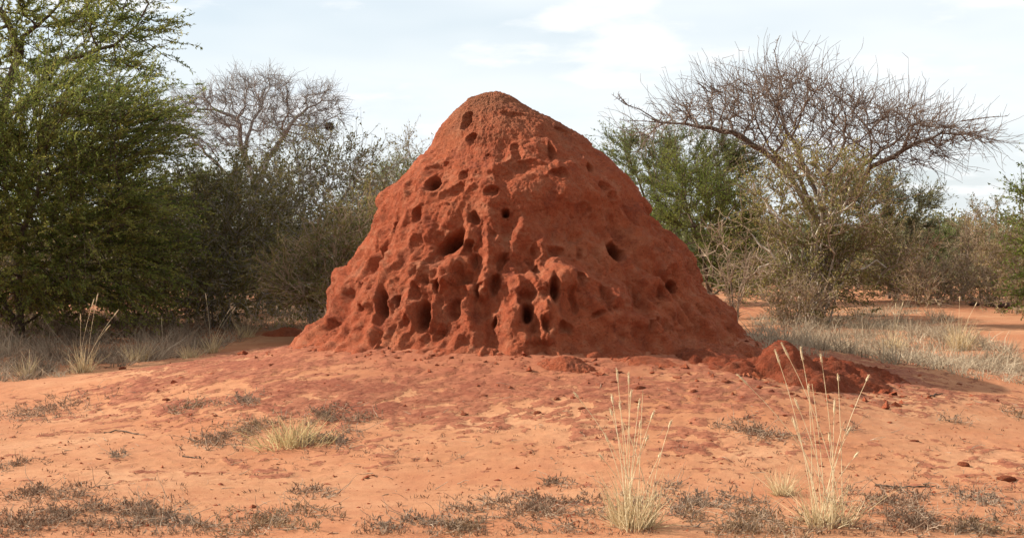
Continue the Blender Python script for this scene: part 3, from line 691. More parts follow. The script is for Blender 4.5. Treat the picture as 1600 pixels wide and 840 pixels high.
# leafless grey tree with a nest
b = gpt(402, 46)
at = ellipsoids([(400, 180, 120, 66, 46, 2.2), (330, 200, 70, 55, 46, 1.6), (480, 180, 62, 50, 46, 1.6), (400, 145, 70, 34, 46, 1.5), (285, 190, 52, 44, 46, 1.2), (505, 165, 36, 38, 46, 1.0)], 1300, R1, .45)
make_tree('bare_tree', 'tall leafless grey tree with a rounded crown behind the scrub', 'bare tree', b,
    [[b, pt(398, 330, 46), pt(400, 290, 46)], [pt(400, 290, 46), pt(378, 230, 46), pt(372, 185, 46)], [pt(400, 295, 46), pt(425, 240, 46.3), pt(455, 195, 46)], [pt(398, 310, 46), pt(340, 255, 45.6)], [pt(378, 240, 46), pt(395, 190, 46.4)]],
    at, M['bark_ash'], M['bark_ash'], None, step=.26, kill=.3, tip=.011, e=2.1, seed=6, jit=.30, twigs=3600, tw_len=(.25, .6), tw_r=.0068, tw_up=.03, tw_wig=.35, sub=3600, sub_len=.3)
# the round nest in it
nb = pt(515, 198, 46); rn = np.random.default_rng(8)
o_ = unit(rn.normal(size=(420, 3))); d_ = unit(np.cross(o_, rn.normal(size=(420, 3))))
s = wiggly(o_ * np.array([.13, .13, .11]) * rn.uniform(.5, 1.05, (420, 1)) - d_ * .08, d_, .17, .006, 3, rn, .35)
V, F = tubes(s[0], s[1], s[2], s[3], 3)
tag(obj('bird_nest', make_mesh('bird_nest', V, F), M['nest'], None, tuple(nb)), 'dark round bird nest hanging in the leafless grey tree', 'nest')

# tangled scrub left of the mound
def scrub(px, Y, ell, label, leafm, seed, stems=7, n=500, twigs=2200, sub=2500, nleaf=14000, bark='bark_grey', twm='bark_grey', lf=(.045, .03), tw=(.3, .75), name='thorn_shrub', up=.06, fan=.75, tip=.0065, tw_r=.006, step=.25):
    b = gpt(px, Y); rng = np.random.default_rng(seed)
    ch = [[b, b + (0, 0, .12)]]
    k = Y / FPX; top = min(e[1] - e[3] for e in ell); H = Z_at(top, Y)
    w = max(abs(e[0] - px) + e[2] for e in ell) * k
    for s in range(stems):
        a = rng.uniform(0, 6.28); rr = rng.uniform(.3, 1) * w * fan * .7
        h = H * rng.uniform(.3, .7)
        e_ = b + np.array([math.cos(a) * rr, math.sin(a) * rr * .7, h]); m = b + np.array([math.cos(a) * rr * .35, math.sin(a) * rr * .25, h * .5]) + rng.normal(size=3) * .08
        bx_ = b + np.array([math.cos(a) * rr, math.sin(a) * rr * .7, 0]) * rng.uniform(0, .5) * (1 if s % 3 else 0)
        ch.append([bx_, (m + bx_ * .6 + e_ * .0) if False else m * .6 + (bx_ * .6 + e_ * .4) * .4, e_])
    twigs, sub = int(twigs * .85), int(sub * .65)
    return make_tree(name, label, 'shrub', b, ch, ellipsoids(ell, n, rng, .5), M[bark], M[twm], M[leafm] if leafm else None, step=step, kill=.26, tip=tip, e=2.25, up=up, seed=seed, jit=.25,
        twigs=twigs, tw_len=tw, tw_r=tw_r, tw_up=.05, tw_wig=.28, sub=sub, sub_len=.25, nleaf=nleaf, lf=lf, spread=.05, thick=.014)
scrub(490, 27.5, [(500, 330, 100, 110, 27.5, 1.3), (455, 300, 70, 75, 27.5, 1.0), (550, 300, 60, 75, 27.3, 1.0), (500, 260, 60, 45, 27.5, .8), (490, 430, 110, 60, 27, 1.1)],
      'tall grey twigged thorn shrub with sparse brown leaves just left of the mound', 'leaf_scrub', 31, 14, 700, 1500, 1600, 13000, 'bark_grey', 'bark_grey', lf=(.055, .036))
scrub(345, 26.0, [(350, 385, 85, 95, 26, 1.2), (310, 340, 60, 60, 26, 1.0), (400, 350, 70, 80, 26, 1.0), (350, 300, 50, 40, 26, .8), (340, 450, 110, 50, 25.6, 1.0)],
      'dark tangled thorn shrub between the acacia thicket and the grey shrub', 'leaf_scrub', 32, 12, 700, 1500, 1500, 26000, 'bark_grey', 'bark_grey', lf=(.06, .036))
scrub(520, 23.5, [(520, 425, 75, 60, 23.5, .9), (560, 385, 55, 60, 23.7, .8), (480, 440, 40, 45, 23.3, .7)],
      'low brown leaved shrub close against the left flank of the mound', 'leaf_scrub', 33, 12, 500, 1200, 1200, 15000, 'bark_pale', 'bark_twig', lf=(.055, .032))
scrub(645, 30, [(640, 245, 26, 52, 30, .8), (660, 290, 50, 50, 30, .8), (600, 320, 50, 60, 30, .8)],
      'shrub with bare forked twigs rising behind the upper left slope of the mound', 'leaf_scrub', 34, 6, 260, 400, 500, 2500, tw=(.2, .5))
scrub(420, 31, [(420, 330, 110, 70, 31, 1.2), (330, 330, 80, 60, 31, 1.2), (420, 430, 150, 60, 31, 1.2)],
      'grey leafless shrub filling the gap under the leafless grey tree', 'leaf_far', 35, 12, 600, 1700, 1600, 14000, lf=(.07, .04))
scrub(215, 27, [(215, 440, 110, 60, 27, 1.2), (120, 450, 120, 50, 27, 1.2), (280, 450, 80, 50, 26.6, 1.0)],
      'dry brown undergrowth behind the foot of the acacia thicket', 'leaf_dry', 36, 12, 500, 1600, 1500, 16000, 'bark_grey', 'bark_grey', lf=(.07, .04))
scrub(-20, 27, [(-20, 440, 110, 60, 27, 1.2), (60, 450, 80, 50, 27, 1.2)],
      'dry brown undergrowth at the left picture edge below the thicket', 'leaf_dry', 37, 9, 300, 900, 900, 11000, 'bark_grey', 'bark_grey', lf=(.07, .04))
# green crowns further back
def green(px, Y, ell, label, leafm, seed, n=500, twigs=1500, nleaf=45000, lf=(.07, .03), stems=3, flat=.6, name='acacia_shrub', tw=(.35, .8)):
    b = gpt(px, Y); rng = np.random.default_rng(seed); ch = [[b, b + (0, 0, .5)]]
    for e in ell[:stems]: ch.append([b + (0, 0, .4), (b + pt(e[0], e[1], e[4])) / 2 + rng.normal(size=3) * .15, pt(e[0], e[1], e[4])])
    return make_tree(name, label, 'shrub', b, ch, ellipsoids(ell, n, rng, .42), M['bark_brown'], M['bark_brown'], M[leafm], step=.28, kill=.33, tip=.008, seed=seed,
        twigs=twigs, tw_len=tw, tw_up=.03, tw_wig=.18, tw_out=.8, tw_seg=4, nleaf=nleaf, lf=lf, spread=.045, flat=flat, axn=.6)
green(50, 31, [(50, 290, 150, 95, 31, 1.4), (-60, 330, 130, 110, 31, 1.4), (150, 340, 80, 90, 31, 1.2), (50, 400, 170, 60, 31, 1.2)], 'dark green acacia seen only through the gaps of the left thicket', 'leaf_olive', 48, 500, 1300, 42000, lf=(.085, .045))
green(1060, 36, [(1060, 265, 120, 58, 36, 1.8), (985, 255, 60, 45, 36, 1.2), (1120, 260, 70, 45, 36, 1.3), (1060, 340, 120, 70, 36, 1.6), (1060, 420, 130, 50, 36, 1.4)], 'rounded grey green acacia with fine foliage behind the right slope of the mound', 'leaf_green', 41, 800, 2600, 78000, lf=(.07, .022))
green(1110, 30, [(1110, 345, 75, 62, 30, 1.2), (1070, 310, 60, 50, 30, 1.0), (1140, 400, 60, 45, 30, 1.0), (1050, 370, 50, 60, 30, 1.0)], 'bright green low branched shrub beside the right flank of the mound', 'leaf_fresh', 42, 600, 1600, 34000, lf=(.06, .020))
green(1670, 27, [(1660, 335, 72, 60, 27, 1.1), (1700, 300, 70, 80, 27, 1.2), (1632, 300, 44, 40, 27, .6), (1670, 410, 80, 60, 27, 1.0), (1690, 440, 90, 50, 27, 1.0)], 'leafy bright green shrub at the right picture edge', 'leaf_fresh', 43, 500, 1300, 26000, lf=(.06, .034))
green(620, 40, [(630, 300, 60, 45, 40, 1.4), (590, 330, 70, 50, 40, 1.4), (590, 400, 70, 50, 40, 1.2)], 'grey green crown behind the upper left slope of the mound', 'leaf_green', 44, 250, 900, 24000)
green(290, 36, [(300, 330, 70, 60, 36, 1.4), (250, 360, 80, 70, 36, 1.4), (330, 300, 40, 36, 36, 1.2), (290, 420, 100, 50, 36, 1.2)], 'blue green acacia crown between the thicket and the leafless tree', 'leaf_green', 45, 400, 1400, 34000)
green(1390, 38, [(1385, 315, 70, 40, 38, 1.4), (1330, 310, 60, 50, 38, 1.4), (1430, 335, 40, 30, 38, 1.2), (1380, 380, 90, 45, 38, 1.2)], 'green shrub under the right half of the flat topped acacia', 'leaf_far', 46, 400, 1300, 26000, lf=(.075, .03))
green(1477, 46, [(1477, 378, 18, 15, 46, .5), (1468, 392, 14, 10, 46, .4)], 'small dark green bush on the open red ground at right', 'leaf_green', 47, 60, 160, 4500, stems=1)

# flat topped leafless acacia at right
top = np.array([(955, 165), (1000, 168), (1045, 128), (1100, 100), (1150, 85), (1205, 70), (1290, 80), (1335, 112), (1400, 112), (1450, 122), (1500, 150), (1545, 182), (1560, 190)], float)
bot = np.array([(955, 180), (1000, 190), (1100, 200), (1160, 225), (1220, 262), (1300, 275), (1380, 268), (1450, 248), (1500, 225), (1560, 196)], float)
n = 3300; px = R1.uniform(990, 1545, n); tpy = np.interp(px, top[:, 0], top[:, 1]); bpy_ = np.interp(px, bot[:, 0], bot[:, 1])
f = R1.random(n); lump = 18 * pn2(px / 45., px * 0 + 3.3); py = tpy + 46 + lump.clip(-12, 25) + (bpy_ - tpy - 46).clip(4) * f
hw = 3.2 * np.sqrt(np.clip(1 - ((px - 1275) / 300) ** 2, .03, 1)) * (.35 + .65 * (1 - f))
Yd = 34 + R1.uniform(-1, 1, n) * hw
at = np.stack([X_at(px, Yd), Yd, Z_at(py, Yd)], 1)
b = gpt(1290, 34)
make_tree('acacia_tree', 'flat topped leafless thorn acacia with reddish twigs spreading against the sky', 'acacia tree', b,
    [[b, pt(1288, 400, 34), pt(1285, 330, 34)], [pt(1286, 360, 34), pt(1235, 278, 34), pt(1205, 246, 34), pt(1160, 215, 34), pt(1110, 200, 34), pt(1050, 193, 34)],
     [pt(1286, 350, 34), pt(1345, 290, 34), pt(1358, 262, 34), pt(1360, 225, 34)], [pt(1358, 262, 34), pt(1410, 235, 33.8), pt(1470, 208, 33.8)],
     [pt(1285, 330, 34), pt(1262, 270, 34.3), pt(1235, 215, 34.3)], [pt(1285, 330, 34), pt(1292, 270, 33.6), pt(1320, 220, 33.5)], [pt(1280, 340, 34), pt(1250, 280, 33.2), pt(1200, 230, 32.6)], [pt(1300, 320, 34), pt(1330, 270, 35), pt(1400, 220, 35.8)]],
    at, M['bark_brown'], M['bark_red'], None, step=.24, kill=.26, tip=.0085, e=2.25, up=.05, seed=9, jit=.24, twigs=2500, tw_len=(.25, 1.25), tw_r=.0075, tw_up=.03, tw_wig=.22, tw_seg=4, tw_out=.55, sub=1700, sub_len=.3, thick=.04)
# its two thorny whips, part of the tree's left limb, are grown with the shrub below
def whip(parent_name, chains, r, mat, rng):
    p0, p1, r0, r1 = [], [], [], []
    for ch in chains:
        ch = [np.array(v) for v in ch]
        for k in range(len(ch) - 1):
            m = 6
            for j in range(m):
                a_ = ch[k] + (ch[k + 1] - ch[k]) * j / m; b_ = ch[k] + (ch[k + 1] - ch[k]) * (j + 1) / m
                p0.append(a_); p1.append(b_); f = 1 - .7 * (k * m + j) / (m * (len(ch) - 1)); r0.append(r * f); r1.append(r * f * .95)
                for q in range(2):
                    t = unit(rng.normal(size=3)); p0.append(b_); p1.append(b_ + t * rng.uniform(.05, .11)); r0.append(r * .45); r1.append(r * .2)
    return tubes(np.array(p0), np.array(p1), np.array(r0), np.array(r1), 4)
tree = [o for o in bpy.data.objects if o.get('label', '').startswith('flat topped leafless')][0]
for chs in ([[pt(1060, 193, 34), pt(1010, 190, 34), pt(968, 188, 34)], [pt(1030, 191, 34), pt(1000, 172, 34), pt(975, 163, 34), pt(958, 150, 34)], [pt(980, 165, 34), pt(965, 148, 34)]], [[pt(1500, 190, 34), pt(1540, 184, 34), pt(1572, 182, 34)]], [[pt(1222, 140, 34), pt(1212, 100, 34), pt(1209, 80, 34), pt(1216, 58, 34)]]):
    V, F = whip('', chs, .016, None, R1)
    obj('thorny_whip', make_mesh('thorny_whip', V - np.array(tree.location), F), M['bark_red'], tree)

# pale stemmed shrub in front of it
scrub(1272, 27.3, [(1275, 300, 95, 55, 27.3, 1.2), (1220, 330, 75, 75, 27.3, 1.1), (1330, 330, 70, 70, 27.3, 1.1), (1275, 390, 120, 70, 27.3, 1.2), (1350, 410, 60, 40, 27.3, .9), (1200, 400, 55, 50, 27.2, .9), (1270, 440, 100, 40, 27.2, 1.0)],
      'large many stemmed shrub with pale grey stems and olive leaves, right of the mound', 'leaf_shrub', 51, 34, 560, 1300, 1300, 19000, 'bark_pale', 'bark_shrub', lf=(.052, .036), tw=(.3, .8), fan=.85, tip=.0105, tw_r=.008)
scrub(1150, 25.5, [(1150, 430, 60, 40, 25.5, .7), (1120, 400, 40, 50, 25.5, .7)], 'low leafless crooked shrub in the gap beside the mound foot', None, 52, 7, 130, 220, 260, 0, 'bark_brown', 'bark_twig', tw=(.2, .5))
scrub(1225, 26, [(1225, 475, 45, 26, 26, .6), (1265, 470, 40, 26, 26, .6)], 'low dry brown bush at the foot of the pale stemmed shrub', 'leaf_dry', 53, 9, 120, 350, 400, 1300, 'bark_pale', 'bark_twig', tw=(.15, .4))
for k, (px, Y, ell, lab) in enumerate([
    (1435, 33, [(1435, 415, 36, 40, 33, .7), (1445, 390, 22, 22, 33, .6)], 'small dry pale shrub just right of the large pale stemmed shrub'),
    (1505, 36, [(1505, 395, 26, 50, 36, .7), (1512, 360, 20, 28, 36, .5)], 'upright thin dry shrub on the open red ground at right'),
    (1420, 48, [(1420, 370, 46, 34, 48, 1.2), (1380, 370, 40, 30, 48, 1.2)], 'grey leafless shrub behind the small dry pale shrub'),
    (1550, 42, [(1550, 385, 42, 40, 42, 1.1), (1530, 360, 30, 26, 42, .8)], 'dry brown shrub between the upright shrub and the picture edge'),
    (1590, 31, [(1590, 400, 38, 44, 31, .8), (1620, 390, 40, 50, 31, .8)], 'tangled grey shrub under the leafy shrub at the right picture edge'),
    (1445, 60, [(1445, 365, 70, 34, 60, 1.6)], 'pale dry thicket far back on the right under the skyline'),
    (1540, 56, [(1540, 350, 50, 40, 56, 1.4)], 'grey green dry thicket far back near the right edge'),
    (1180, 41, [(1180, 400, 70, 60, 41, 1.4)], 'grey brown thicket behind the bright green shrub'),
    (1400, 36, [(1400, 410, 46, 40, 36, 1.0), (1380, 380, 36, 30, 36, 1.0)], 'brown dry thicket against the right side of the pale stemmed shrub'),
    (1575, 50, [(1575, 400, 60, 22, 50, 1.2), (1610, 390, 40, 26, 50, 1.2)], 'low brown thicket beyond the dung lumps'),
    (1500, 64, [(1490, 375, 70, 24, 64, 1.6)], 'low grey thicket far behind the small dark green bush'),
    (1340, 44, [(1340, 400, 70, 40, 44, 1.4)], 'dim brown thicket seen through the pale stemmed shrub'),
    (1465, 34.5, [(1465, 432, 56, 20, 34.5, .9)], 'low sprawling dry bush at the foot of the upright thin shrub'),
    (1545, 33.5, [(1545, 430, 46, 22, 33.5, .8)], 'low dry bush between the upright thin shrub and the right edge')]):
    ell = ell + [(px, HOR + 4000. / Y - 24, ell[0][2] * 1.0, 26, Y, .8), (px, HOR + 4000. / Y - 12, ell[0][2] * 1.1, 12, Y, .8)]
    scrub(px, Y, ell, lab, ['leaf_dry', 'leaf_dry', 'leaf_far', 'leaf_dry', 'leaf_dry', 'leaf_far', 'leaf_far', 'leaf_far', 'leaf_dry', 'leaf_dry', 'leaf_dry', 'leaf_dry', 'leaf_dry', 'leaf_dry'][k], 60 + k, 12, 220, 400, 350, [900, 1200, 3500, 3500, 3500, 6000, 7000, 7000, 6000, 6000, 6000, 6000, 1500, 1500][k], 'bark_pale', 'bark_twig', tw=(.2, .5), tw_r=.008, lf=(.06, .04))

# far bushland along the skyline
def far_bush():
    rng = np.random.default_rng(77); Vs = []; Fs = []
    parts = []
    for k in range(190):
        Y = rng.uniform(50, 150) if k % 3 else rng.uniform(44, 62); x = rng.uniform(-.6, .6) * Y
        if Y < 56 and .2 < x / Y < .4: continue
        w = rng.uniform(1.6, 4.0); h = rng.uniform(2.0, 3.6) * (1.3 if Y > 75 else .8)
        m = 480
        v = unit(rng.normal(size=(m, 3))) * (rng.random(m) ** .4)[:, None]
        v[:, 2] = np.abs(v[:, 2]) * rng.uniform(.8, 1.1)
        lump = 1 + .35 * pnoise(v * 2.2 + k)
        pos = v * lump[:, None] * np.array([w, w, h]) + np.array([x, Y, gz_coarse(x, Y)[0]])
        parts.append(leaves(pos, unit(rng.normal(size=(m, 3))), rng.uniform(.2, .5, m), .2, rng))
    for k in range(95):
        Y = rng.uniform(46, 92); x = rng.uniform(.20, .46) * Y; w = rng.uniform(1.4, 3.0); h = rng.uniform(2.2, 3.7) if Y > 68 else rng.uniform(.8, 1.9) if Y > 54 else rng.uniform(.6, 1.1); m = 380
        v = unit(rng.normal(size=(m, 3))) * (rng.random(m) ** .4)[:, None]; v[:, 2] = np.abs(v[:, 2]); lump = 1 + .35 * pnoise(v * 2.2 + k + 300)
        parts.append(leaves(v * lump[:, None] * np.array([w, w, h]) + np.array([x, Y, gz_coarse(x, Y)[0]]), unit(rng.normal(size=(m, 3))), rng.uniform(.15, .4, m), .13, rng))
    V, F = cat(parts); return make_mesh('far_bushland', V, F, False)
tag(obj('far_bushland', far_bush(), M['leaf_far']), 'distant olive bushland along the skyline', 'bushland', kind='stuff')

# ------------------------------------------------------------------ grasses
def blades(base, d, ln, wd, rng, bend=.35, seg=3):
    """flat tapering blades that bend over"""
    n = len(base); d = unit(d); s = unit(np.cross(d, rng.normal(size=(n, 3)))); ln = np.broadcast_to(ln, n)[:, None]; wd = np.broadcast_to(wd, n)[:, None]
    side = unit(np.stack([rng.normal(size=n), rng.normal(size=n), -.5 * np.ones(n)], 1)) * bend * rng.random((n, 1))
    rows = []
    for k in range(seg + 1):
        t = k / seg; c = base + d * ln * t + side * ln * t * t
        w = wd * (1 - t * .85) * .5; rows.append(np.stack([c - s * w, c + s * w], 1))
    V = np.stack(rows, 1).reshape(-1, 3); q = []
    for k in range(seg): q.append([2 * k, 2 * k + 1, 2 * k + 3, 2 * k + 2])
    F = (np.arange(n)[:, None, None] * 2 * (seg + 1) + np.array(q)[None]).reshape(-1, 4)
    return V, F
def tuft(px, py, n, rad, hgt, label, mat='grass_straw', seed=0, stalks=(), lean=.4, wd=.006, name='grass_tuft', bend=.4, group=None):
    rng = np.random.default_rng(seed); q = gp(px, py); q[2] = gz(q[0], q[1])[0]
    root = empty(name, tuple(q)); tag(root, label, 'grass', group)
    a = rng.uniform(0, 6.283, n); r = rad * rng.random(n) ** .6 * (1 + .3 * np.sin(a * 3 + seed))
    bs = np.stack([np.cos(a) * r * .55, np.sin(a) * r * .55, np.zeros(n)], 1); bs[:, 2] = gz_coarse(q[0] + bs[:, 0], q[1] + bs[:, 1]) - q[2] - .01
    d = np.stack([np.cos(a) * r / rad * lean, np.sin(a) * r / rad * lean, np.ones(n)], 1) + rng.normal(size=(n, 3)) * .22
    ln = hgt * rng.uniform(.25, 1.0, n)
    k = rng.random(n) < .22; ln[k] *= .55; d[k] += np.stack([np.cos(a[k]), np.sin(a[k]), -.6 + 0 * a[k]], 1) * rng.uniform(.5, 1.6, (k.sum(), 1))   # dead thatch round the foot
    V, F = blades(bs, d, ln, wd * rng.uniform(.6, 1.4, n), rng, bend)
    bm_ = make_mesh('blades', V, F, False); ta = bm_.attributes.new('tint', 'FLOAT', 'POINT'); ta.data.foreach_set('value', np.repeat(rng.random(n), 8).astype(np.float32))
    obj('blades', bm_, M[mat], root)['kind'] = 'stuff'
    for (tx, ty, head) in stalks:               # tip pixel of each flowering stalk and head length
        tip = pt(tx, ty, q[1] + rng.uniform(-.08, .08)) - q; st = np.array([rng.normal() * rad * .25, rng.normal() * rad * .2, 0])
        mid = st * .5 + tip * .5 + np.array([-(tip[0] - st[0]) * .22, 0, tip[2] * .04])
        t = np.linspace(0, 1, 9)[:, None]; c = (1 - t) ** 2 * st + 2 * t * (1 - t) * mid + t * t * tip
        r0 = np.linspace(.0023, .0016, 9)
        V, F = tubes(c[:-1], c[1:], r0[:-1], r0[1:], 4)
        so = obj('stalk', make_mesh('stalk', V, F), M['stalk_straw'], root)
        if head:
            dd = unit(c[-1] - c[-2]); tt = np.linspace(0, 1, 8); hr = np.array([.0015, .004, .006, .0065, .006, .005, .0035, .001])
            cc = c[-1] + dd * (tt[:, None] - .15) * head
            T1 = tubes(cc[:-1], cc[1:], hr[:-1], hr[1:], 6)
            m = 60; u = rng.random(m); bp = c[-1] + dd * (u[:, None] * .9 - .1) * head
            T2 = blades(bp, unit(dd + rng.normal(size=(m, 3)) * .45), .018, .0025, rng, .2, 1)
            V, F = cat([T1, T2]); obj('seed_head', make_mesh('seed_head', V, F), M['stalk_straw'], so)
    return root
tuft(990, 826, 380, .23, .40, 'tall dry grass tuft with seed stalks at bottom, nearer the middle', 'grass_straw', 101,
     [(904, 622, .05), (966, 596, .09), (950, 690, .06), (1005, 610, .0), (958, 630, .06), (983, 600, .08), (986, 622, .06), (998, 640, .07), (1018, 655, .06), (1000, 668, .05), (1046, 668, .05), (943, 718, .05), (957, 650, .05), (970, 640, .05), (975, 660, 0), (992, 690, 0), (1010, 690, .04), (1030, 715, .03)])
tuft(1292, 822, 320, .25, .36, 'tall dry grass tuft with pale seed heads at bottom right', 'grass_straw', 102,
     [(1219, 568, .11), (1233, 558, .12), (1255, 562, .09), (1285, 566, .06), (1168, 600, .10), (1311, 595, .04), (1355, 595, .04), (1305, 645, .10), (1250, 640, .08), (1265, 612, .05), (1246, 670, .09), (1325, 680, .06), (1337, 715, .05), (1298, 690, .06), (1270, 600, 0), (1238, 655, 0), (1320, 660, 0)], lean=.6, bend=.6)
tuft(455, 696, 420, .46, .33, 'bushy yellow dry grass tuft alone on the sand at left', 'grass_yellow', 103, lean=.75, bend=.9, wd=.008)
tuft(1225, 775, 160, .09, .26, 'short dry grass tuft leaning left of the tall seed headed tuft', 'grass_straw', 104, [(1200, 742, 0)], lean=.7)
for k, (px, py, n, rad, h, lab, st) in enumerate([
    (128, 582, 130, .2, .5, 'tall straw grass tuft in the shade under the left thicket', [(150, 470, .12), (143, 478, .12), (178, 492, .1), (125, 500, .1), (165, 515, .1)]),
    (330, 552, 120, .16, .42, 'thin grass tuft with tall bent stalks left of the mound', [(322, 468, .12), (362, 487, .12), (354, 490, .1)]),
    (40, 588, 150, .22, .34, 'short pale grass tuft at the left picture edge', [(30, 548, 0), (45, 545, 0)]),
    (212, 566, 200, .22, .36, 'pale grass tuft behind the left rim of the apron', []),
    (295, 560, 120, .16, .28, 'small pale grass tuft behind the apron rim, nearest the bent stalks', []),
    (382, 528, 160, .22, .40, 'brownish grass tuft close to the left foot of the mound', []),
    (1500, 548, 260, .22, .62, 'tall pale grass tuft with arched stalks in the right hand grass', [(1465, 472, .08), (1500, 470, .08), (1524, 478, .08), (1450, 490, .07), (1530, 520, .05)]),
    (1400, 552, 200, .2, .45, 'grass tuft with two long stalks behind the earth heap', [(1400, 480, .08), (1410, 478, .08)])]):
    tuft(px, py, n, rad, h, lab, 'grass_straw', 110 + k, st, lean=.5, wd=.009, bend=.5)
def grass_mass(name, quad, n, h, mat, label, seed, per=11, wd=.013, thresh=-.1, lean=.7):
    """quad: polygon of photo pixels on the ground, filled with small clumps"""
    rng = np.random.default_rng(seed); P = np.array([gp(*p) for p in quad])[:, :2]
    lo, hi = P.min(0), P.max(0); c = rng.uniform(lo, hi, (n * 6, 2))
    ins = np.zeros(len(c), bool); j = len(P) - 1
    for i in range(len(P)):
        yi, yj = P[i, 1], P[j, 1]
        k = ((yi > c[:, 1]) != (yj > c[:, 1])) & (c[:, 0] < (P[j, 0] - P[i, 0]) * (c[:, 1] - yi) / (yj - yi + 1e-9) + P[i, 0]); ins ^= k; j = i
    nz = pnoise(np.stack([c[:, 0] * .9, c[:, 1] * .9, np.full(len(c), seed * .7)], 1))
    c = c[ins & (nz > thresh + rng.normal(size=len(c)) * .12)][:n]; m = len(c)
    hh = h * rng.choice([.3, .5, .7, 1.0, 1.35], m, p=[.2, .25, .25, .2, .1]) * rng.uniform(.8, 1.2, m) * (1 + .7 * pnoise(np.stack([c[:, 0] * 1.7, c[:, 1] * 1.7, np.full(m, 3.)], 1)))
    ci = np.repeat(np.arange(m), per); a = rng.uniform(0, 6.283, m * per); r = rng.random(m * per) * .11
    bs = np.stack([c[ci, 0] + np.cos(a) * r, c[ci, 1] + np.sin(a) * r, np.zeros(m * per)], 1); bs[:, 2] = gz_coarse(bs[:, 0], bs[:, 1]) - .01
    d = np.stack([np.cos(a) * lean * rng.random(m * per), np.sin(a) * lean * rng.random(m * per), np.ones(m * per)], 1) + rng.normal(size=(m * per, 3)) * .34
    V, F = blades(bs, d, hh[ci] * rng.uniform(.4, 1.1, m * per), wd * rng.uniform(.6, 1.3, m * per), rng, .9, 2)
    gm = make_mesh(name, V, F, False); ta = gm.attributes.new('tint', 'FLOAT', 'POINT'); ta.data.foreach_set('value', np.repeat(rng.random(m)[ci], 6).astype(np.float32))
    return tag(obj(name, gm, M[mat]), label, 'grass', kind='stuff')
grass_mass('dry_grass', [(1165, 530), (1250, 512), (1400, 505), (1530, 525), (1600, 560), (1640, 605), (1560, 600), (1440, 575), (1300, 562), (1180, 556)], 1150, .33, 'grass_grey', 'pale dry grass growing behind the right rim of the apron', 201, thresh=-.12)
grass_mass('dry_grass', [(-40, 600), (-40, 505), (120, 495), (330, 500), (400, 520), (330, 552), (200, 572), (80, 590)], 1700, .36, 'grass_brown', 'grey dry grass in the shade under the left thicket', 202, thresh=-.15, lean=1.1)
grass_mass('dry_grass', [(1170, 520), (1180, 495), (1420, 478), (1500, 500), (1400, 515), (1250, 520)], 500, .25, 'grass_grey', 'short dry grass around the foot of the pale stemmed shrub', 203, thresh=-.1)
grass_mass('dry_grass', [(1380, 455), (1400, 415), (1680, 405), (1680, 450), (1560, 445)], 1200, .30, 'grass_straw', 'dry grass between the far shrubs at right', 204, thresh=.0, wd=.014)
grass_mass('dry_grass', [(380, 530), (300, 500), (340, 470), (600, 470), (600, 500), (480, 515)], 700, .32, 'grass_grey', 'dry grass under the scrub left of the mound', 205, thresh=-.1, wd=.010)

# ------------------------------------------------------------------ low creeping plants in front
def creeper(px, py, wpx, hpx, n, label, seed, mat='creeper', hgt=.07, tw=26, stemm='bark_grey'):
    rng = np.random.default_rng(seed); q = gp(px, py); q[2] = gz(q[0], q[1])[0]; e1, e2 = gp(px, py - hpx), gp(px, py + hpx)
    rx = wpx * q[1] / FPX; ry = max(.08, (e1[1] - e2[1]) / 2)
    root = empty('creeping_plant', tuple(q)); tag(root, label, 'plant')
    a = rng.uniform(0, 6.283, n * 3); r = rng.random(n * 3) ** .75 * 1.45
    x = np.cos(a) * r * rx; y = np.sin(a) * r * ry
    nz = pnoise(np.stack([(x + q[0]) * 4.2, (y + q[1]) * 4.2, np.full(n * 3, 6.)], 1)) * 1.3 - r * .5
    k = nz > -.42 + rng.normal(size=n * 3) * .22; x, y = x[k][:n], y[k][:n]; m = len(x)
    if m < 4: x = rng.normal(size=8) * rx * .3; y = rng.normal(size=8) * ry * .3; m = 8
    z = gz(x + q[0], y + q[1]) - q[2]
    bs = np.stack([x, y, z], 1)
    # upright short sprigs
    d = np.stack([rng.normal(size=m) * .55, rng.normal(size=m) * .55, np.ones(m)], 1)
    s = wiggly(bs, d, hgt * rng.uniform(.4, 1.1, m), .0022, 3, rng, .3, 0)
    T = [tubes(s[0], s[1], s[2], s[3], 3)]
    # runners on the ground
    kk = rng.integers(0, m, max(4, m // 3)); th = rng.uniform(0, 6.28, len(kk))
    s3 = wiggly(bs[kk] + (0, 0, .008), np.stack([np.cos(th), np.sin(th), 0 * th + .04], 1), rng.uniform(.08, .28, len(kk)), .0028, 5, rng, .3, -.01)
    T.append(tubes(s3[0], s3[1], s3[2], s3[3], 4))
    V, F = cat(T); obj('stems', make_mesh('stems', V, F), M[stemm], root)['kind'] = 'stuff'
    nl = m * 5; j = rng.integers(0, len(s[4]), nl)
    V, F = leaves(s[4][j] - (0, 0, .01), s[5][j] * .8 + rng.normal(size=(nl, 3)) * .6 + (0, 0, .3), .030 * rng.uniform(.35, 1.4, nl), .010 * rng.uniform(.5, 1.4, nl), rng)
    obj('foliage', make_mesh('foliage', V, F, False), M[mat], root)['kind'] = 'stuff'
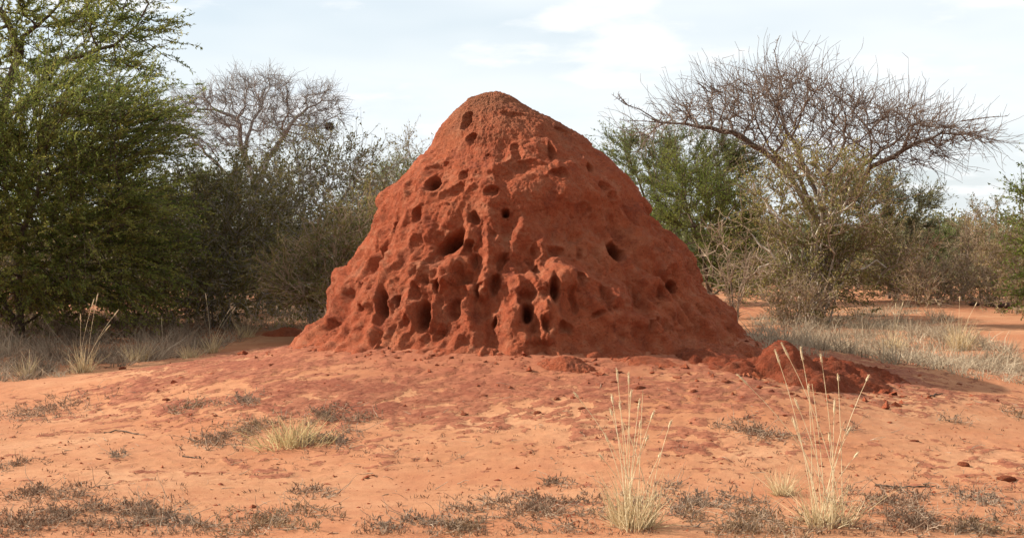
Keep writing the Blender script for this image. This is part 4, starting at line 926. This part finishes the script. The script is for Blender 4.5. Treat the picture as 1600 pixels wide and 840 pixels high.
CR = [(850, 800, 110, 24, 420, 'wide mat of grey creeping plant left of the middle grass tuft'), (1090, 790, 85, 26, 330, 'mat of grey creeping plant between the two tall grass tufts'),
    (1180, 825, 90, 22, 300, 'grey creeping plant at the bottom edge between the tall tufts'), (1400, 790, 75, 24, 260, 'grey creeping plant right of the seed headed tuft'), (1440, 825, 90, 16, 220, 'grey creeping plant along the bottom edge at right'),
    (1535, 785, 60, 20, 130, 'sparse twiggy creeping plant near the bottom right corner'), (1550, 830, 60, 12, 120, 'creeping plant in the bottom right corner'), (55, 818, 75, 24, 260, 'creeping plant in the bottom left corner'),
    (200, 805, 70, 18, 200, 'dark creeping plant at bottom left, right of the corner plant'), (250, 822, 60, 14, 120, 'thin creeping plant on the bottom edge at left'), (420, 818, 80, 20, 240, 'creeping plant on the bottom edge below the yellow tuft'),
    (60, 772, 75, 12, 150, 'flat creeping plant by the left edge above the corner plant'), (490, 770, 30, 10, 50, 'small creeping sprig right of the bottom edge plants'), (650, 825, 60, 12, 110, 'creeping plant on the bottom edge left of the wide mat'),
    (730, 830, 45, 10, 80, 'low creeping plant touching the wide mat at its left'), (60, 645, 80, 18, 260, 'dark twiggy creeping plant high on the left sand'), (340, 690, 55, 16, 150, 'dark creeping plant just left of the yellow tuft'),
    (520, 690, 36, 12, 110, 'dark creeping plant at the right foot of the yellow tuft'), (400, 670, 40, 16, 120, 'grey creeping plant behind the yellow tuft at its left'), (505, 655, 36, 14, 120, 'grey creeping plant behind the yellow tuft at its right'),
    (570, 652, 20, 8, 45, 'small grey creeping plant farther right of the yellow tuft'), (375, 630, 30, 10, 60, 'twiggy creeping plant above and left of the yellow tuft'), (300, 640, 45, 8, 60, 'sparse creeping plant on the sand up and left of the yellow tuft'),
    (25, 730, 45, 5, 60, 'flat dark creeping plant at the left edge in mid sand'), (1185, 678, 55, 14, 150, 'dry brownish creeping plant behind the seed headed stalks'), (1490, 660, 22, 8, 40, 'small dry plant on the sand at right'),
    (1590, 652, 16, 6, 40, 'small grey plant at the right edge of the sand'), (1325, 675, 14, 5, 30, 'tiny grey plant right of the seed headed stalks'), (870, 755, 28, 8, 40, 'small sprig on the sand above the wide mat'), (180, 716, 12, 7, 25, 'tiny sprig alone on the left sand')]
for k, (px, py, w, h, n, lab) in enumerate(CR):
    creeper(px, py, w, h, int(n * 1.1), lab, 300 + k, ['creeper', 'creeper_grey', 'creeper_brown', 'creeper'][k % 4], hgt=.065 if py > 700 else .085, stemm='bark_twig')
# seedlings too many to count
rng = np.random.default_rng(400); m = 1500
px = rng.uniform(-20, 1620, m); py = 840 - 190 * rng.random(m) ** 1.9
G = gp_many(px, py); G[:, 2] = gz(G[:, 0], G[:, 1])
nz = pnoise(np.stack([G[:, 0] * 1.3, G[:, 1] * 1.3, np.full(m, 2.)], 1)); G = G[nz > -.12]; m = len(G)
j = np.repeat(np.arange(m), 5); nl = len(j)
V, F = leaves(G[j] + rng.normal(size=(nl, 3)) * (.014, .014, 0), np.stack([rng.normal(size=nl) * .6, rng.normal(size=nl) * .6, np.ones(nl)], 1), rng.uniform(.015, .042, nl), rng.uniform(.005, .011, nl), rng)
tag(obj('seedlings', make_mesh('seedlings', V, F, False), M['creeper']), 'tiny grey seedlings scattered over the foreground sand', 'plants', kind='stuff')
# crumbs of soil
m = 5500; px = rng.uniform(-20, 1620, m); py = 545 + 295 * rng.random(m)
G = gp_many(px, py); G[:, 2] = gz(G[:, 0], G[:, 1])
oct_v = np.array([(1, 0, 0), (0, 1, 0), (-1, 0, 0), (0, -1, 0), (0, 0, .8), (0, 0, -.8)], float); oct_f = np.array([(0, 1, 4), (1, 2, 4), (2, 3, 4), (3, 0, 4), (1, 0, 5), (2, 1, 5), (3, 2, 5), (0, 3, 5)])
sz = rng.gamma(1.6, .0035, m).clip(.003, .026); jit = (1 + rng.normal(size=(m, 6, 1)) * .3) * rng.uniform(.5, 1.2, (m, 1, 3)) * np.array([1.2, 1.2, .75]) 
V = (G[:, None] + (oct_v[None] * jit + rng.normal(size=(m, 6, 3)) * .25) * sz[:, None, None]).reshape(-1, 3); F = (np.arange(m)[:, None, None] * 6 + oct_f[None]).reshape(-1, 3)
me = make_mesh('soil_crumbs', V, F, False); me.attributes.new('ht', 'FLOAT', 'POINT')
tag(obj('soil_crumbs', me, M['clay']), 'small crumbs of red soil scattered over the apron', 'soil', kind='stuff')
# rubble crumbled off the mound and the heap
m = 1500; th = rng.uniform(0, 6.283, m); rr_ = 2.35 + rng.gamma(1.5, .22, m); RX = MX + np.cos(th) * rr_ * 1.05; RY = MY + np.sin(th) * rr_ * .95
k = rng.random(m) < .35; RX[k] = a_heap[0] + rng.normal(size=k.sum()) * .6 + .15; RY[k] = a_heap[1] + rng.normal(size=k.sum()) * .38 - .1
G = np.stack([RX, RY, gz(RX, RY)], 1); sz = rng.gamma(1.5, .010, m).clip(.006, .06)
jit = (1 + rng.normal(size=(m, 6, 1)) * .3) * rng.uniform(.6, 1.3, (m, 1, 3)) * np.array([1.2, 1.2, .8])
V = (G[:, None] + (oct_v[None] * jit + rng.normal(size=(m, 6, 3)) * .3) * sz[:, None, None]).reshape(-1, 3); F = (np.arange(m)[:, None, None] * 6 + oct_f[None]).reshape(-1, 3)
me = make_mesh('soil_rubble', V, F, False); me.attributes.new('ht', 'FLOAT', 'POINT')
tag(obj('soil_rubble', me, M['clay']), 'loose red rubble lying round the foot of the mound and the earth heap', 'soil', kind='stuff')
# sticks
for (pts, r, lab) in [([(160, 678), (185, 676), (210, 679), (224, 681)], .007, 'thin curved stick lying on the left sand'), ([(1370, 762), (1410, 764), (1465, 762)], .009, 'flat dark stick lying on the sand right of the seed headed tuft'),
        ([(1455, 620), (1475, 618)], .008, 'short dark stick by the shadow right of the earth heap'), ([(283, 716), (300, 717), (312, 718)], .006, 'short pale twig left of the yellow tuft')]:
    q = [gp(*p) for p in pts]; q = np.array([(v[0], v[1], gz(v[0], v[1])[0] + r * .8) for v in q]); t = np.linspace(0, 1, len(q)); tt = np.linspace(0, 1, 14)
    c = np.stack([np.interp(tt, t, q[:, k]) for k in range(3)], 1); c[1:-1] += rng.normal(size=(12, 3)) * .006; c[:, 2] = np.maximum(c[:, 2], gz(c[:, 0], c[:, 1]) + r * .5)
    rr = np.linspace(r, r * .5, 14); V, F = tubes(c[:-1] - c[0], c[1:] - c[0], rr[:-1], rr[1:], 6)
    tag(obj('stick', make_mesh('stick', V, F), M['bark_brown'], None, tuple(c[0])), lab, 'stick')

# twig and leaf litter
m = 420; px = rng.uniform(-20, 1620, m); py = 600 + 240 * rng.random(m) ** .7
G = gp_many(px, py); G[:, 2] = gz(G[:, 0], G[:, 1]) + .004; th = rng.uniform(0, 6.28, m)
sg = wiggly(G, np.stack([np.cos(th), np.sin(th), 0 * th + .05], 1), rng.uniform(.03, .14, m), rng.uniform(.0015, .0035, m), 3, rng, .25)
V, F = tubes(sg[0], sg[1], sg[2], sg[3], 4)
tag(obj('twig_litter', make_mesh('twig_litter', V, F), M['bark_twig']), 'short dry twigs littering the foreground sand', 'twigs', kind='stuff')
